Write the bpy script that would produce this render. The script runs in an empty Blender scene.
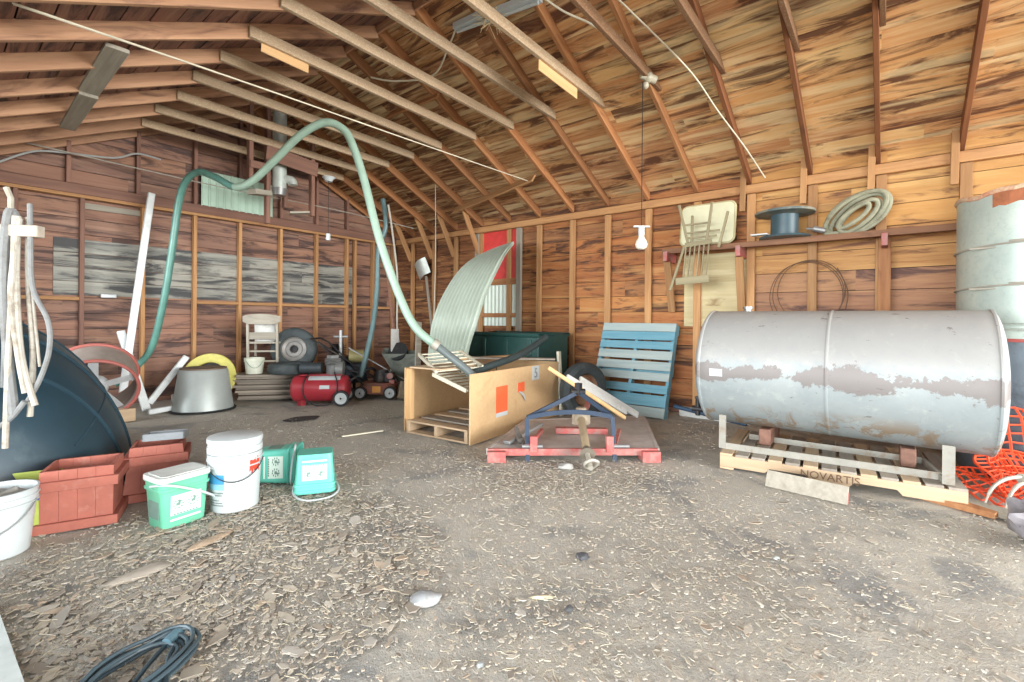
import bpy, bmesh, math, random
from math import sin, cos, pi, radians, sqrt, atan2
from mathutils import Vector, Matrix, noise
random.seed(7)
S = bpy.context.scene
COL = S.collection

# ------------------------------------------------------------------ camera, daylight, exposure
EYE = (0.0, 0.0, 1.16)
cd = bpy.data.cameras.new('camera'); cam = bpy.data.objects.new('camera', cd); COL.objects.link(cam)
cd.sensor_width = 36.0; cd.lens = 36.0 * 470 / 1024; cd.shift_y = -21 / 1024
cd.clip_start = 0.02; cd.clip_end = 200
cam.matrix_world = (Matrix.Translation(EYE) @ Matrix.Rotation(radians(-51.35), 4, 'Z')
                    @ Matrix.Rotation(pi / 2, 4, 'X') @ Matrix.Rotation(radians(0.5), 4, 'Z'))
S.camera = cam
w = bpy.data.worlds.new('overcast_sky'); S.world = w; w.use_nodes = True
bg = w.node_tree.nodes['Background']; bg.inputs[0].default_value = (0.93, 0.97, 1.0, 1); bg.inputs[1].default_value = 1.5
def daylight(name, loc, rot, sx, sy, power, col):
    ld = bpy.data.lights.new(name, 'AREA'); ld.shape = 'RECTANGLE'; ld.size = sx; ld.size_y = sy
    ld.energy = power; ld.color = col
    o = bpy.data.objects.new(name, ld); COL.objects.link(o); o.location = loc; o.rotation_euler = rot
    return o
# daylight entering by the big side door (where the camera stands); unseen front end left open for added fill
daylight('door_daylight', (-12.0, 3.0, 2.2), (0, radians(-90), 0), 4.6, 16.0, 2900, (0.95, 0.98, 1.0))  # widened to lift far shadows through the added wall opening
daylight('front_fill', (2.6, -14.0, 2.2), (radians(90), 0, 0), 12.0, 4.6, 3300, (1.0, 0.985, 0.955))
vs = S.view_settings; vs.view_transform = 'Standard'; vs.look = 'None'; vs.gamma = 1.0; vs.use_curve_mapping = False
vs.exposure = 0.62
S.cycles.use_denoising = True
S.cycles.max_bounces = 8; S.cycles.diffuse_bounces = 5

# ------------------------------------------------------------------ materials
def lin(c):
    return tuple((x / 255 / 12.92) if x / 255 <= 0.04045 else ((x / 255 + 0.055) / 1.055) ** 2.4 for x in c) + (1.0,)
class NT:
    def __init__(s, name):
        s.m = bpy.data.materials.new(name); s.m.use_nodes = True
        s.t = s.m.node_tree; s.b = s.t.nodes['Principled BSDF']
    def n(s, typ, **kw):
        x = s.t.nodes.new(typ)
        for k, v in kw.items(): setattr(x, k, v)
        return x
    def l(s, a, b): s.t.links.new(a, b)
    def math(s, op, a, b=None, c=None):
        x = s.n('ShaderNodeMath', operation=op)
        for i, q in enumerate((a, b, c)):
            if q is None: continue
            if isinstance(q, (int, float)): x.inputs[i].default_value = q
            else: s.l(q, x.inputs[i])
        return x.outputs[0]
    def mix(s, f, a, b, mode='MIX'):
        x = s.n('ShaderNodeMix', data_type='RGBA', blend_type=mode)
        for i, q in ((0, f), (6, a), (7, b)):
            if isinstance(q, (int, float)): x.inputs[i].default_value = q
            elif isinstance(q, tuple): x.inputs[i].default_value = q
            else: s.l(q, x.inputs[i])
        return x.outputs[2]
    def noise(s, vec, scale, detail=4, rough=0.6, dist=0.0):
        x = s.n('ShaderNodeTexNoise'); x.inputs['Scale'].default_value = scale; x.inputs['Detail'].default_value = detail
        x.inputs['Roughness'].default_value = rough; x.inputs['Distortion'].default_value = dist
        if vec is not None: s.l(vec, x.inputs['Vector'])
        return x.outputs[0]
    def remap(s, v, a, b, c=0.0, d=1.0):
        x = s.n('ShaderNodeMapRange'); s.l(v, x.inputs[0])
        for i, q in enumerate((a, b, c, d)): x.inputs[i + 1].default_value = q
        return x.outputs[0]
    def ramp(s, v, stops):
        x = s.n('ShaderNodeValToRGB'); s.l(v, x.inputs[0]); e = x.color_ramp.elements
        e[0].position, e[0].color = stops[0]; e[1].position, e[1].color = stops[-1]
        for p, c in stops[1:-1]:
            q = e.new(p); q.color = c
        return x.outputs[0]
    def coords(s, scale=(1, 1, 1), rnd=True):
        tc = s.n('ShaderNodeTexCoord'); mp = s.n('ShaderNodeMapping'); mp.inputs['Scale'].default_value = scale
        s.l(tc.outputs['Object'], mp.inputs['Vector'])
        if rnd:
            oi = s.n('ShaderNodeObjectInfo'); v = s.math('MULTIPLY', oi.outputs['Random'], 37.0)
            cx = s.n('ShaderNodeCombineXYZ')
            for i in range(3): s.l(v, cx.inputs[i])
            s.l(cx.outputs[0], mp.inputs['Location'])
        return mp.outputs[0]
    def bump(s, h, strength=0.3, dist=0.01):
        x = s.n('ShaderNodeBump'); x.inputs['Strength'].default_value = strength; x.inputs['Distance'].default_value = dist
        s.l(h, x.inputs['Height']); s.l(x.outputs[0], s.b.inputs['Normal'])
    def done(s, col, rough=0.6, metal=0.0):
        if isinstance(col, tuple): s.b.inputs['Base Color'].default_value = col
        else: s.l(col, s.b.inputs['Base Color'])
        s.b.inputs['Roughness'].default_value = rough; s.b.inputs['Metallic'].default_value = metal
        return s.m

def plain(name, c, rough=0.55, metal=0.0, var=0.12, scale=9, dirt=None, damt=0.5, dscale=5, bump=0.08):
    """one material with slight tonal variation and optional patchy dirt or wear of its own shape"""
    k = NT(name); v = k.coords()
    nz = k.noise(v, scale)
    a = tuple(min(1, x * (1 - var)) for x in lin(c)[:3]) + (1,); b = tuple(min(1, x * (1 + var)) for x in lin(c)[:3]) + (1,)
    col = k.mix(k.remap(nz, 0.3, 0.7), a, b)
    if dirt:
        n2 = k.noise(v, dscale, 6, 0.7, 0.4)
        col = k.mix(k.remap(n2, 1 - damt - 0.08, 1 - damt + 0.12), col, lin(dirt))
    if bump: k.bump(k.noise(v, scale * 6, 3), bump, 0.01)
    return k.done(col, rough, metal)

def wood(name, c1, c2, dark, sa=1.4, sc=22, stain=0.35, rough=0.75, speck=None, rnd=0.35):
    """timber with grain along the local X axis, stains and a tone per piece"""
    k = NT(name); v = k.coords((sa, sc, sc)); v2 = k.coords((1.0, 6, 6))
    g = k.noise(v, 1.0, 6, 0.65, 0.3)
    col = k.mix(k.remap(g, 0.3, 0.7), lin(c1), lin(c2))
    s = k.noise(v2, 1.7, 5, 0.6, 0.8)
    col = k.mix(k.remap(s, 1 - stain - 0.05, 1 - stain + 0.18), col, lin(dark))
    if speck:
        v3 = k.coords((30, 60, 60)); q = k.noise(v3, 1.6, 3, 0.6)
        col = k.mix(k.remap(q, 0.52, 0.62, 0, 0.75), col, lin(speck))
    oi = k.n('ShaderNodeObjectInfo')
    f = k.remap(oi.outputs['Random'], 0, 1, 1 - rnd, 1 + rnd * 0.4)
    cc = k.n('ShaderNodeCombineXYZ')
    for i in range(3): k.l(f, cc.inputs[i])
    col = k.mix(1.0, col, cc.outputs[0], 'MULTIPLY')
    k.bump(g, 0.25, 0.006)
    return k.done(col, rough)

def planks(name, along, across, wd, off, palette, dark, light, stain=0.42, pale=0.2, seg=3.0, far=None, slope=1.0, mul=1.0):
    """boarding: every board has its own tone, grain runs along it, weather stains lie over it"""
    k = NT(name); tc = k.n('ShaderNodeTexCoord'); sp = k.n('ShaderNodeSeparateXYZ'); k.l(tc.outputs['Object'], sp.inputs[0])
    A = sp.outputs['XYZ'.index(along)]; B = sp.outputs['XYZ'.index(across)]
    idx = k.math('FLOOR', k.math('DIVIDE', k.math('SUBTRACT', B, off), wd))
    wn = k.n('ShaderNodeTexWhiteNoise', noise_dimensions='1D'); k.l(idx, wn.inputs['W'])
    sg = k.math('FLOOR', k.math('ADD', k.math('DIVIDE', A, seg), k.math('MULTIPLY', wn.outputs[0], 5.0)))
    idf = k.math('ADD', k.math('MULTIPLY', idx, 3.17), k.math('MULTIPLY', sg, 17.3))
    w2 = k.n('ShaderNodeTexWhiteNoise', noise_dimensions='1D'); k.l(idf, w2.inputs['W'])
    n = len(palette)
    col = k.ramp(w2.outputs[0], [(i / (n - 1), lin(c)) for i, c in enumerate(palette)])
    cx = k.n('ShaderNodeCombineXYZ'); k.l(k.math('MULTIPLY', A, 0.75), cx.inputs[0]); k.l(k.math('MULTIPLY', B, 11.0), cx.inputs[1]); k.l(k.math('MULTIPLY', idf, 3.7), cx.inputs[2])
    g = k.noise(cx.outputs[0], 2.6, 7, 0.68, 0.6)
    cx2 = k.n('ShaderNodeCombineXYZ'); k.l(k.math('MULTIPLY', A, 0.7), cx2.inputs[0]); k.l(k.math('MULTIPLY', B, 4.6), cx2.inputs[1]); k.l(k.math('MULTIPLY', idf, 3.7), cx2.inputs[2])
    gl = k.noise(cx2.outputs[0], 1.5, 8, 0.66, 0.9)
    col = k.mix(k.remap(g, 0.28, 0.72, 0.0, 0.55), col, lin(light))
    st = k.remap(gl, 0.74 - 0.55 * stain, 0.85 - 0.55 * stain, 0, 0.9)
    if far:   # boards get darker toward the far end, broken up by the grain
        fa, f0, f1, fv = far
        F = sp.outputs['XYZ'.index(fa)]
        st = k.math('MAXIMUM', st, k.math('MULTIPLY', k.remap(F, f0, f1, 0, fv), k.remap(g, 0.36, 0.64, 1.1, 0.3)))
    col = k.mix(st, col, lin(dark))
    gp = k.noise(cx.outputs[0], 0.9, 4, 0.55, 0.5)
    col = k.mix(k.remap(gp, 0.68 - 0.5 * pale, 0.78 - 0.5 * pale, 0, 0.6), col, lin(light))
    k.bump(g, 0.35, 0.008)
    return k.done(col, 0.78)

M = {}
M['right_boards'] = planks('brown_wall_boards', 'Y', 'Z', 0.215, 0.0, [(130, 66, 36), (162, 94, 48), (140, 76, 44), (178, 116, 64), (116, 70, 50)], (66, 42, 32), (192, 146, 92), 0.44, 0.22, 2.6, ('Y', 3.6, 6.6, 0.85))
M['right_boards_near'] = planks('honey_wall_boards', 'Y', 'Z', 0.215, 0.0, [(168, 114, 58), (186, 134, 72), (148, 94, 58), (192, 144, 82)], (104, 66, 48), (212, 172, 112), 0.40, 0.25, 2.6)
M['gable_boards'] = planks('dark_red_wall_boards', 'X', 'Z', 0.2, 0.0, [(122, 86, 72), (138, 98, 80), (108, 80, 72), (150, 108, 84)], (70, 54, 52), (164, 132, 112), 0.46, 0.2, 2.8)
M['grey_boards'] = planks('weathered_grey_boards', 'X', 'Z', 0.178, 0.0, [(128, 128, 120), (146, 144, 134), (116, 118, 114)], (52, 54, 58), (164, 164, 154), 0.50, 0.25, 2.0)
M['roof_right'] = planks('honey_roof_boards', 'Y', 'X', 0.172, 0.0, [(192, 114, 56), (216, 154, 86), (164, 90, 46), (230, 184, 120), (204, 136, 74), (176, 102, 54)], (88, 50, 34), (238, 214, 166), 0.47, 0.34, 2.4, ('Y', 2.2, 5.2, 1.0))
M['roof_left'] = planks('dark_roof_boards', 'Y', 'X', 0.172, 0.0, [(112, 74, 68), (132, 88, 76), (96, 68, 68), (146, 104, 88)], (60, 46, 46), (168, 132, 108), 0.45, 0.2, 2.4)
M['rafter_r'] = wood('brown_rafter_wood', (152, 98, 60), (186, 134, 88), (104, 62, 40), stain=0.36)
M['rafter_l'] = wood('pink_rafter_wood', (170, 126, 96), (200, 158, 124), (112, 78, 64), stain=0.44, rnd=0.2)
M['tie'] = wood('speckled_tie_wood', (168, 142, 114), (190, 166, 136), (124, 100, 82), stain=0.3, speck=(198, 184, 156), rnd=0.2)
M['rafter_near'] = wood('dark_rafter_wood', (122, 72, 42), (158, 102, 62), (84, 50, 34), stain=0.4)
M['tie_shaded'] = wood('shaded_tie_wood', (112, 80, 56), (142, 106, 76), (78, 54, 40), stain=0.36, speck=(150, 124, 96), rnd=0.2)  # near ties: their shade is put into the wood colour
M['near_low'] = planks('purple_brown_wall_boards', 'Y', 'Z', 0.215, 0.0, [(140, 96, 74), (156, 110, 82), (126, 86, 72), (164, 120, 84)], (84, 60, 56), (188, 148, 106), 0.42, 0.22, 2.6)
M['stud'] = wood('tan_stud_wood', (162, 116, 74), (192, 148, 100), (120, 78, 50), stain=0.34, rnd=0.3)
M['stud_dark'] = wood('brown_stud_wood', (120, 86, 74), (146, 108, 90), (88, 64, 58), stain=0.3, rnd=0.25)
M['fresh_wood'] = wood('fresh_pine', (206, 164, 112), (224, 186, 136), (180, 134, 88), stain=0.15, rnd=0.1)
M['grey_wood'] = wood('grey_weathered_wood', (146, 140, 126), (176, 170, 156), (104, 96, 86), stain=0.3, rnd=0.25)
M['shelf_wood'] = wood('shelf_wood', (120, 82, 60), (152, 110, 80), (84, 54, 44), stain=0.35, rnd=0.2)
M['pallet_tan'] = wood('tan_pallet_wood', (184, 158, 128), (204, 180, 148), (160, 128, 98), stain=0.2, rnd=0.12)
M['pallet_grey'] = wood('grey_pallet_wood', (140, 132, 122), (166, 156, 142), (110, 96, 84), stain=0.25, rnd=0.3)
M['pale_boards'] = planks('pale_plank', 'Y', 'Z', 0.15, 0.0, [(176, 160, 116), (186, 172, 130), (166, 148, 106)], (136, 112, 78), (204, 192, 154), 0.25, 0.3, 3)
M['osb'] = plain('particle_board', (198, 166, 124), 0.7, var=0.06, scale=30, dirt=(180, 146, 104), damt=0.35, dscale=3, bump=0.05)
M['backing'] = plain('dark_light_stop', (26, 22, 22), 0.9)  # dark sheet added behind the boards so no sky light leaks through gaps
M['white_paint'] = plain('dirty_white_paint', (198, 200, 196), 0.55, dirt=(168, 166, 156), damt=0.38, dscale=9)
M['white_plastic'] = plain('white_plastic', (188, 196, 198), 0.4, var=0.04, dirt=(196, 196, 190), damt=0.3, dscale=7)
M['black'] = plain('black_rubber', (34, 36, 38), 0.6, dirt=(70, 70, 68), damt=0.35)
M['black_iron'] = plain('black_iron', (44, 44, 46), 0.5, 0.4, dirt=(92, 84, 74), damt=0.4)
M['steel'] = plain('dull_steel', (150, 152, 152), 0.42, 0.55, dirt=(118, 112, 102), damt=0.35)
M['wire'] = plain('grey_wire', (172, 168, 156), 0.5, 0.3)
M['red_paint'] = plain('faded_red_paint', (176, 88, 84), 0.65, dirt=(156, 124, 116), damt=0.48, dscale=10)

# ------------------------------------------------------------------ mesh building
def cat_rom(pts, sub=6, closed=False):
    P = [Vector(p) for p in pts]; n = len(P); out = []
    for i in range(n if closed else n - 1):
        if closed: a, b, c, d = P[(i - 1) % n], P[i], P[(i + 1) % n], P[(i + 2) % n]
        else: a, b, c, d = P[max(i - 1, 0)], P[i], P[i + 1], P[min(i + 2, n - 1)]
        for k in range(sub):
            t = k / sub
            out.append(0.5 * ((2 * b) + (c - a) * t + (2 * a - 5 * b + 4 * c - d) * t * t + (3 * b - a - 3 * c + d) * t ** 3))
    if not closed: out.append(P[-1])
    return out
def frame_from(d, up=(0, 0, 1)):
    d = Vector(d).normalized(); u = Vector(up)
    if abs(d.dot(u)) > 0.98: u = Vector((0, 1, 0)) if abs(d.y) < 0.9 else Vector((1, 0, 0))
    s = u.cross(d).normalized(); u = d.cross(s).normalized()
    return d, s, u
class MB:
    def __init__(s): s.v = []; s.f = []; s.sm = []; s.fc = []
    def add(s, vs_, fs, smooth=False, M_=None):
        o = len(s.v)
        for p in vs_:
            p = Vector(p); s.v.append(M_ @ p if M_ is not None else p)
        for f in fs: s.f.append([o + i for i in f]); s.sm.append(smooth)
        return s
    def box(s, c, sz, M_=None, taper=1.0):
        x, y, z = sz[0] / 2, sz[1] / 2, sz[2] / 2; t = taper
        vs_ = [(-x, -y, -z), (x, -y, -z), (x, y, -z), (-x, y, -z), (-x * t, -y * t, z), (x * t, -y * t, z), (x * t, y * t, z), (-x * t, y * t, z)]
        vs_ = [Vector(p) + Vector(c) for p in vs_]
        return s.add(vs_, [(3, 2, 1, 0), (4, 5, 6, 7), (0, 1, 5, 4), (1, 2, 6, 5), (2, 3, 7, 6), (3, 0, 4, 7)], False, M_)
    def beam(s, p0, p1, w_, h_, up=(0, 0, 1)):
        p0, p1 = Vector(p0), Vector(p1); d, a, u = frame_from(p1 - p0, up); vs_ = []
        for p in (p0, p1):
            for i, j in ((-1, -1), (1, -1), (1, 1), (-1, 1)): vs_.append(p + a * (w_ / 2 * i) + u * (h_ / 2 * j))
        return s.add(vs_, [(0, 1, 2, 3), (7, 6, 5, 4), (0, 4, 5, 1), (1, 5, 6, 2), (2, 6, 7, 3), (3, 7, 4, 0)])
    def tube(s, pts, r, n=8, closed=False, sub=0, caps=True):
        P = cat_rom(pts, sub, closed) if sub else [Vector(p) for p in pts]; k = len(P)
        vs_ = []; fs = []; prev = None
        for i, p in enumerate(P):
            if closed: t = P[(i + 1) % k] - P[i - 1]
            else: t = P[min(i + 1, k - 1)] - P[max(i - 1, 0)]
            if t.length < 1e-9: t = Vector((0, 0, 1))
            t.normalize()
            if prev is None: _, a, u = frame_from(t)
            else:
                a = prev - t * prev.dot(t)
                if a.length < 1e-6: _, a, u = frame_from(t)
                a.normalize(); u = t.cross(a)
            prev = a
            rr = r[min(int(i / max(k - 1, 1) * (len(r) - 1) + 0.5), len(r) - 1)] if isinstance(r, (list, tuple)) else r
            for j in range(n):
                th = 2 * pi * j / n; vs_.append(p + a * (rr * cos(th)) + u * (rr * sin(th)))
        for i in range(k if closed else k - 1):
            q = (i + 1) % k
            for j in range(n): fs.append((i * n + j, i * n + (j + 1) % n, q * n + (j + 1) % n, q * n + j))
        if not closed and caps: fs += [tuple(range(n - 1, -1, -1)), tuple((k - 1) * n + j for j in range(n))]
        return s.add(vs_, fs, True)
    def cyl(s, p0, p1, r0, r1=None, n=20): return s.tube([p0, p1], [r0, r0 if r1 is None else r1], n)
    def lathe(s, prof, n=32, M_=None, a0=0.0, a1=2 * pi):
        full = abs(a1 - a0 - 2 * pi) < 1e-6; k = len(prof); m = n if full else n + 1; vs_ = []; fs = []
        for i in range(m):
            a = a0 + (a1 - a0) * i / n
            for r, z in prof: vs_.append((r * cos(a), r * sin(a), z))
        for i in range(n):
            q = (i + 1) % m
            for j in range(k - 1): fs.append((i * k + j, q * k + j, q * k + j + 1, i * k + j + 1))
        return s.add(vs_, fs, True, M_)
    def prism(s, poly, z0, z1, M_=None, smooth=False):
        n = len(poly); vs_ = [(x, y, z0) for x, y in poly] + [(x, y, z1) for x, y in poly]
        fs = [tuple(range(n - 1, -1, -1)), tuple(range(n, 2 * n))] + [(i, (i + 1) % n, n + (i + 1) % n, n + i) for i in range(n)]
        return s.add(vs_, fs, smooth, M_)
    def sheet(s, G, th, smooth=True):
        """a grid of points given real thickness"""
        R_, C_ = len(G), len(G[0]); G = [[Vector(p) for p in r] for r in G]; top = []; bot = []
        for i in range(R_):
            for j in range(C_):
                du = G[i][min(j + 1, C_ - 1)] - G[i][max(j - 1, 0)]; dv = G[min(i + 1, R_ - 1)][j] - G[max(i - 1, 0)][j]
                nn = du.cross(dv)
                nn = nn.normalized() if nn.length > 1e-9 else Vector((0, 0, 1))
                top.append(G[i][j] + nn * th / 2); bot.append(G[i][j] - nn * th / 2)
        N = R_ * C_; fs = []
        for i in range(R_ - 1):
            for j in range(C_ - 1):
                a, b, c, d = i * C_ + j, i * C_ + j + 1, (i + 1) * C_ + j + 1, (i + 1) * C_ + j
                fs += [(a, b, c, d), (N + d, N + c, N + b, N + a)]
        ring = [j for j in range(C_)] + [i * C_ + C_ - 1 for i in range(1, R_)] + [(R_ - 1) * C_ + j for j in range(C_ - 2, -1, -1)] + [i * C_ for i in range(R_ - 2, 0, -1)]
        for a, b in zip(ring, ring[1:] + ring[:1]): fs.append((b, a, N + a, N + b))
        return s.add(top + bot, fs, smooth)
    def ball(s, c, r, n=12, sc=(1, 1, 1), M_=None):
        vs_ = []; fs = []
        for i in range(n + 1):
            t = pi * i / n
            for j in range(n * 2):
                a = pi * j / n; vs_.append(Vector(c) + Vector((r * sc[0] * sin(t) * cos(a), r * sc[1] * sin(t) * sin(a), r * sc[2] * cos(t))))
        for i in range(n):
            for j in range(n * 2): fs.append((i * 2 * n + j, (i + 1) * 2 * n + j, (i + 1) * 2 * n + (j + 1) % (2 * n), i * 2 * n + (j + 1) % (2 * n)))
        return s.add(vs_, fs, True, M_)
    def mesh(s, name, M_=None):
        me = bpy.data.meshes.new(name)
        me.from_pydata([tuple(M_ @ p) if M_ is not None else tuple(p) for p in s.v], [], s.f)
        for p, q in zip(me.polygons, s.sm): p.use_smooth = q
        bm = bmesh.new(); bm.from_mesh(me); bmesh.ops.remove_doubles(bm, verts=bm.verts, dist=1e-5)
        bmesh.ops.recalc_face_normals(bm, faces=bm.faces); bm.to_mesh(me); bm.free()
        try: me.set_sharp_from_angle(angle=radians(40))
        except Exception: pass
        return me
def thing(name, label, cat, loc=(0, 0, 0), rz=0.0, group=None, rot=None, kind=None):
    o = bpy.data.objects.new(name, None); COL.objects.link(o); o.empty_display_size = 0.1
    o.location = loc; o.rotation_euler = rot if rot else (0, 0, rz)
    tag(o, label, cat, group, kind); return o
def tag(o, label=None, cat=None, group=None, kind=None):
    if label: o['label'] = label
    if cat: o['category'] = cat
    if group: o['group'] = group
    if kind: o['kind'] = kind
    return o
def basis(o):
    return Matrix.Translation(o.location) @ o.rotation_euler.to_matrix().to_4x4()
def part(name, mb, mat, parent=None, world=False, bevel=0.0, label=None, kind=None):
    m_ = basis(parent).inverted() if (world and parent is not None) else None
    o = bpy.data.objects.new(name, mb.mesh(name, m_)); COL.objects.link(o)
    o.data.materials.append(M[mat] if isinstance(mat, str) else mat); o.parent = parent
    if bevel:
        b = o.modifiers.new('edges', 'BEVEL'); b.width = bevel; b.segments = 2; b.limit_method = 'ANGLE'
    if label: o['label'] = label
    if kind: o['kind'] = kind
    return o
def single(name, mb, mat, label, cat, group=None, bevel=0.0, kind=None):
    """a thing that is one mesh: its origin goes to the middle of its base"""
    xs = [p.x for p in mb.v]; ys = [p.y for p in mb.v]; zs = [p.z for p in mb.v]
    c = Vector(((min(xs) + max(xs)) / 2, (min(ys) + max(ys)) / 2, min(zs)))
    o = bpy.data.objects.new(name, mb.mesh(name, Matrix.Translation(-c))); COL.objects.link(o); o.location = c
    o.data.materials.append(M[mat] if isinstance(mat, str) else mat)
    if bevel:
        b = o.modifiers.new('edges', 'BEVEL'); b.width = bevel; b.segments = 2; b.limit_method = 'ANGLE'
    return tag(o, label, cat, group, kind)
def timber(name, p0, p1, wd, ht, mat, parent=None, up=(0, 0, 1), ov=0.0, label=None):
    """a squared timber whose local X axis runs along it (grain follows)"""
    p0, p1 = Vector(p0), Vector(p1); d, a, u = frame_from(p1 - p0, up); L = (p1 - p0).length
    mb = MB(); mb.box((0, 0, 0), (L, wd, ht))
    o = bpy.data.objects.new(name, mb.mesh(name)); COL.objects.link(o); o.data.materials.append(M[mat] if isinstance(mat, str) else mat)
    R_ = Matrix((d, a, u)).transposed().to_4x4(); m_ = Matrix.Translation((p0 + p1) / 2) @ R_
    if parent is not None: m_ = basis(parent).inverted() @ m_
    o.parent = parent; o.matrix_local = m_
    b = o.modifiers.new('edges', 'BEVEL'); b.width = min(wd, ht) * 0.08; b.segments = 1
    if label: o['label'] = label
    return o
def lettering(txt, size, mat, parent, mtx, depth=0.0015):
    cu = bpy.data.curves.new('lettering', 'FONT'); cu.body = txt; cu.size = size; cu.extrude = depth; cu.align_x = 'CENTER'; cu.align_y = 'CENTER'
    t = bpy.data.objects.new('outline', cu); COL.objects.link(t); bpy.context.view_layer.update()
    me = bpy.data.meshes.new_from_object(t.evaluated_get(bpy.context.evaluated_depsgraph_get())); bpy.data.objects.remove(t); bpy.data.curves.remove(cu)
    o = bpy.data.objects.new('lettering', me); COL.objects.link(o); me.materials.clear(); me.materials.append(M[mat]); o.parent = parent; o.matrix_local = mtx
    return o

# ------------------------------------------------------------------ the barn: ground, walls, roof
WX, GY, EAVE, RX, RZ = 6.1, 7.98, 2.78, 3.03, 4.25     # right wall, gable wall, eave height, ridge
PIT = (RZ - EAVE) / (WX - RX)
RY = [-1.76, -1.15, -0.53, 0.09, 0.68, 1.29, 1.9, 2.54, 3.14, 3.72, 4.33, 4.94, 5.57, 6.19, 6.78, 7.4, 7.9]
def roof_z(x): return EAVE + PIT * (WX - x) if x > RX else RZ - 0.065 - 0.478 * (RX - x)

k = NT('packed_dirt'); v = k.coords(rnd=False)
n1 = k.noise(v, 0.9, 5, 0.6, 0.5); n2 = k.noise(v, 16, 6, 0.75); n3 = k.noise(v, 90, 3, 0.7)
col = k.mix(k.remap(n1, 0.35, 0.65), lin((174, 172, 165)), lin((188, 185, 175)))
col = k.mix(k.remap(n2, 0.42, 0.68, 0, 0.75), col, lin((204, 195, 178)))
col = k.mix(k.remap(n3, 0.5, 0.66, 0, 0.35), col, lin((156, 150, 140)))
n4 = k.noise(v, 2.1, 4, 0.55, 0.9)
col = k.mix(k.remap(n4, 0.54, 0.66, 0, 0.7), col, lin((136, 138, 138)))
k.bump(k.math('ADD', n2, k.math('MULTIPLY', n3, 0.6)), 0.6, 0.02)
M['dirt'] = k.done(col, 0.95)
fl = MB(); NX, NY = 110, 130; vs_ = []
for j in range(NY + 1):
    for i in range(NX + 1):
        x = -0.9 + 7.1 * i / NX; y = -3.2 + 11.4 * j / NY
        vs_.append((x, y, 0.010 * noise.fractal(Vector((x * 2.3, y * 2.3, 0)), 1.0, 2.0, 4) - 0.006))
fl.add(vs_, [(j * (NX + 1) + i, j * (NX + 1) + i + 1, (j + 1) * (NX + 1) + i + 1, (j + 1) * (NX + 1) + i) for j in range(NY) for i in range(NX)], True)
tag(part('floor', fl, 'dirt'), 'packed dirt floor littered with bark and straw', 'floor', kind='structure')
yd = MB(); yd.box((-7.3, 0, -0.06), (12.8, 26, 0.06)); yd.box((6, -10.2, -0.06), (13.8, 14, 0.06))
tag(part('yard_ground', yd, plain('pale_gravel', (178, 170, 156), 0.95)), 'pale ground of the yard outside the door', 'ground', kind='structure')

def board_wall(name, mat, plane, rng, zfun, wd=0.2, th=0.022, z0=0.0, parent=None):
    """horizontal boards nailed one above the other; plane gives (axis, inner face), zfun the roof line along the wall"""
    mb = MB(); ax, pos = plane; a0, a1 = rng; n = int(4.6 / wd) + 1; rr = random.Random(len(name) * 7 + 3)
    for i in range(n):
        zb = z0 + i * wd; zt = zb + wd - 0.006
        if ax == 'x':
            if zb >= zfun(0): break
            zt = min(zt, zfun(0)); jit = rr.uniform(0, 0.006)
            mb.beam((pos + th / 2 + jit, a0, (zb + zt) / 2), (pos + th / 2 + jit, a1, (zb + zt) / 2), th, zt - zb)
        else:
            zt = min(zt, RZ + 0.1)      # every row is cut along the roof slope
            if zt - zb < 0.02: continue
            cut = lambda z: (max(a0, RX - (RZ + 0.11 - z) / 0.487), min(a1, WX - (z - 0.11 - EAVE) / PIT))
            (lb, hb), (lt_, ht_) = cut(zb), cut(zt); y0 = pos + rr.uniform(0, 0.006)
            mb.prism([(lb, zb), (hb, zb), (ht_, zt), (lt_, zt)], -th, 0, Matrix.Translation((0, y0, 0)) @ Matrix.Rotation(pi / 2, 4, 'X'))
    return part(name, mb, mat, parent)

wr = thing('wall_right', 'long brown board wall on studs behind the silver tank and shelf', 'wall', (WX, 3, 0), kind='structure')
o = board_wall('siding', 'right_boards', ('x', WX), (1.29, GY), lambda q: EAVE + 0.145, 0.215)
o.parent = wr; o.matrix_local = basis(wr).inverted()
o = board_wall('siding', 'right_boards_near', ('x', WX), (-2.9, 1.285), lambda q: EAVE + 0.145, 0.215, z0=1.72)
o.parent = wr; o.matrix_local = basis(wr).inverted(); o['label'] = 'honey coloured boards near the tank'
o = board_wall('siding', 'near_low', ('x', WX), (-2.9, 1.285), lambda q: 1.719, 0.215)
o.parent = wr; o.matrix_local = basis(wr).inverted(); o['label'] = 'purple brown boards low on the wall by the tank'
b = MB(); b.box((WX + 0.07, 2.5, 1.45), (0.02, 11.2, 2.95)); part('backing', b, 'backing', wr, True)
for i, y in enumerate(RY):
    if y in (7.9,): continue
    timber('stud', (WX - 0.045, y - 0.03, 0.0), (WX - 0.045, y - 0.03, 2.66), 0.04, 0.088, 'stud', wr, (0, 1, 0))
timber('top_plate', (WX - 0.045, -2.9, 2.715), (WX - 0.045, GY, 2.715), 0.09, 0.1, 'stud', wr)
timber('sill_plate', (WX - 0.045, -2.9, 0.03), (WX - 0.045, GY, 0.03), 0.09, 0.06, 'stud_dark', wr)
for y in (0.09, 0.68, 1.29, -0.53):     # scab boards joining rafter and stud
    timber('scab_board', (WX - 0.11, y + 0.055, 2.46), (WX - 0.10, y + 0.045, 2.98), 0.022, 0.06, 'stud', wr, (0, 1, 0))
for y in (5.57, 6.19, 6.78, 7.4):   # knee braces under the far rafters
    timber('knee_brace', (WX - 0.42, y + 0.05, roof_z(WX - 0.42) + 0.06), (WX - 0.05, y + 0.02, 2.32), 0.026, 0.1, 'stud', wr)
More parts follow.
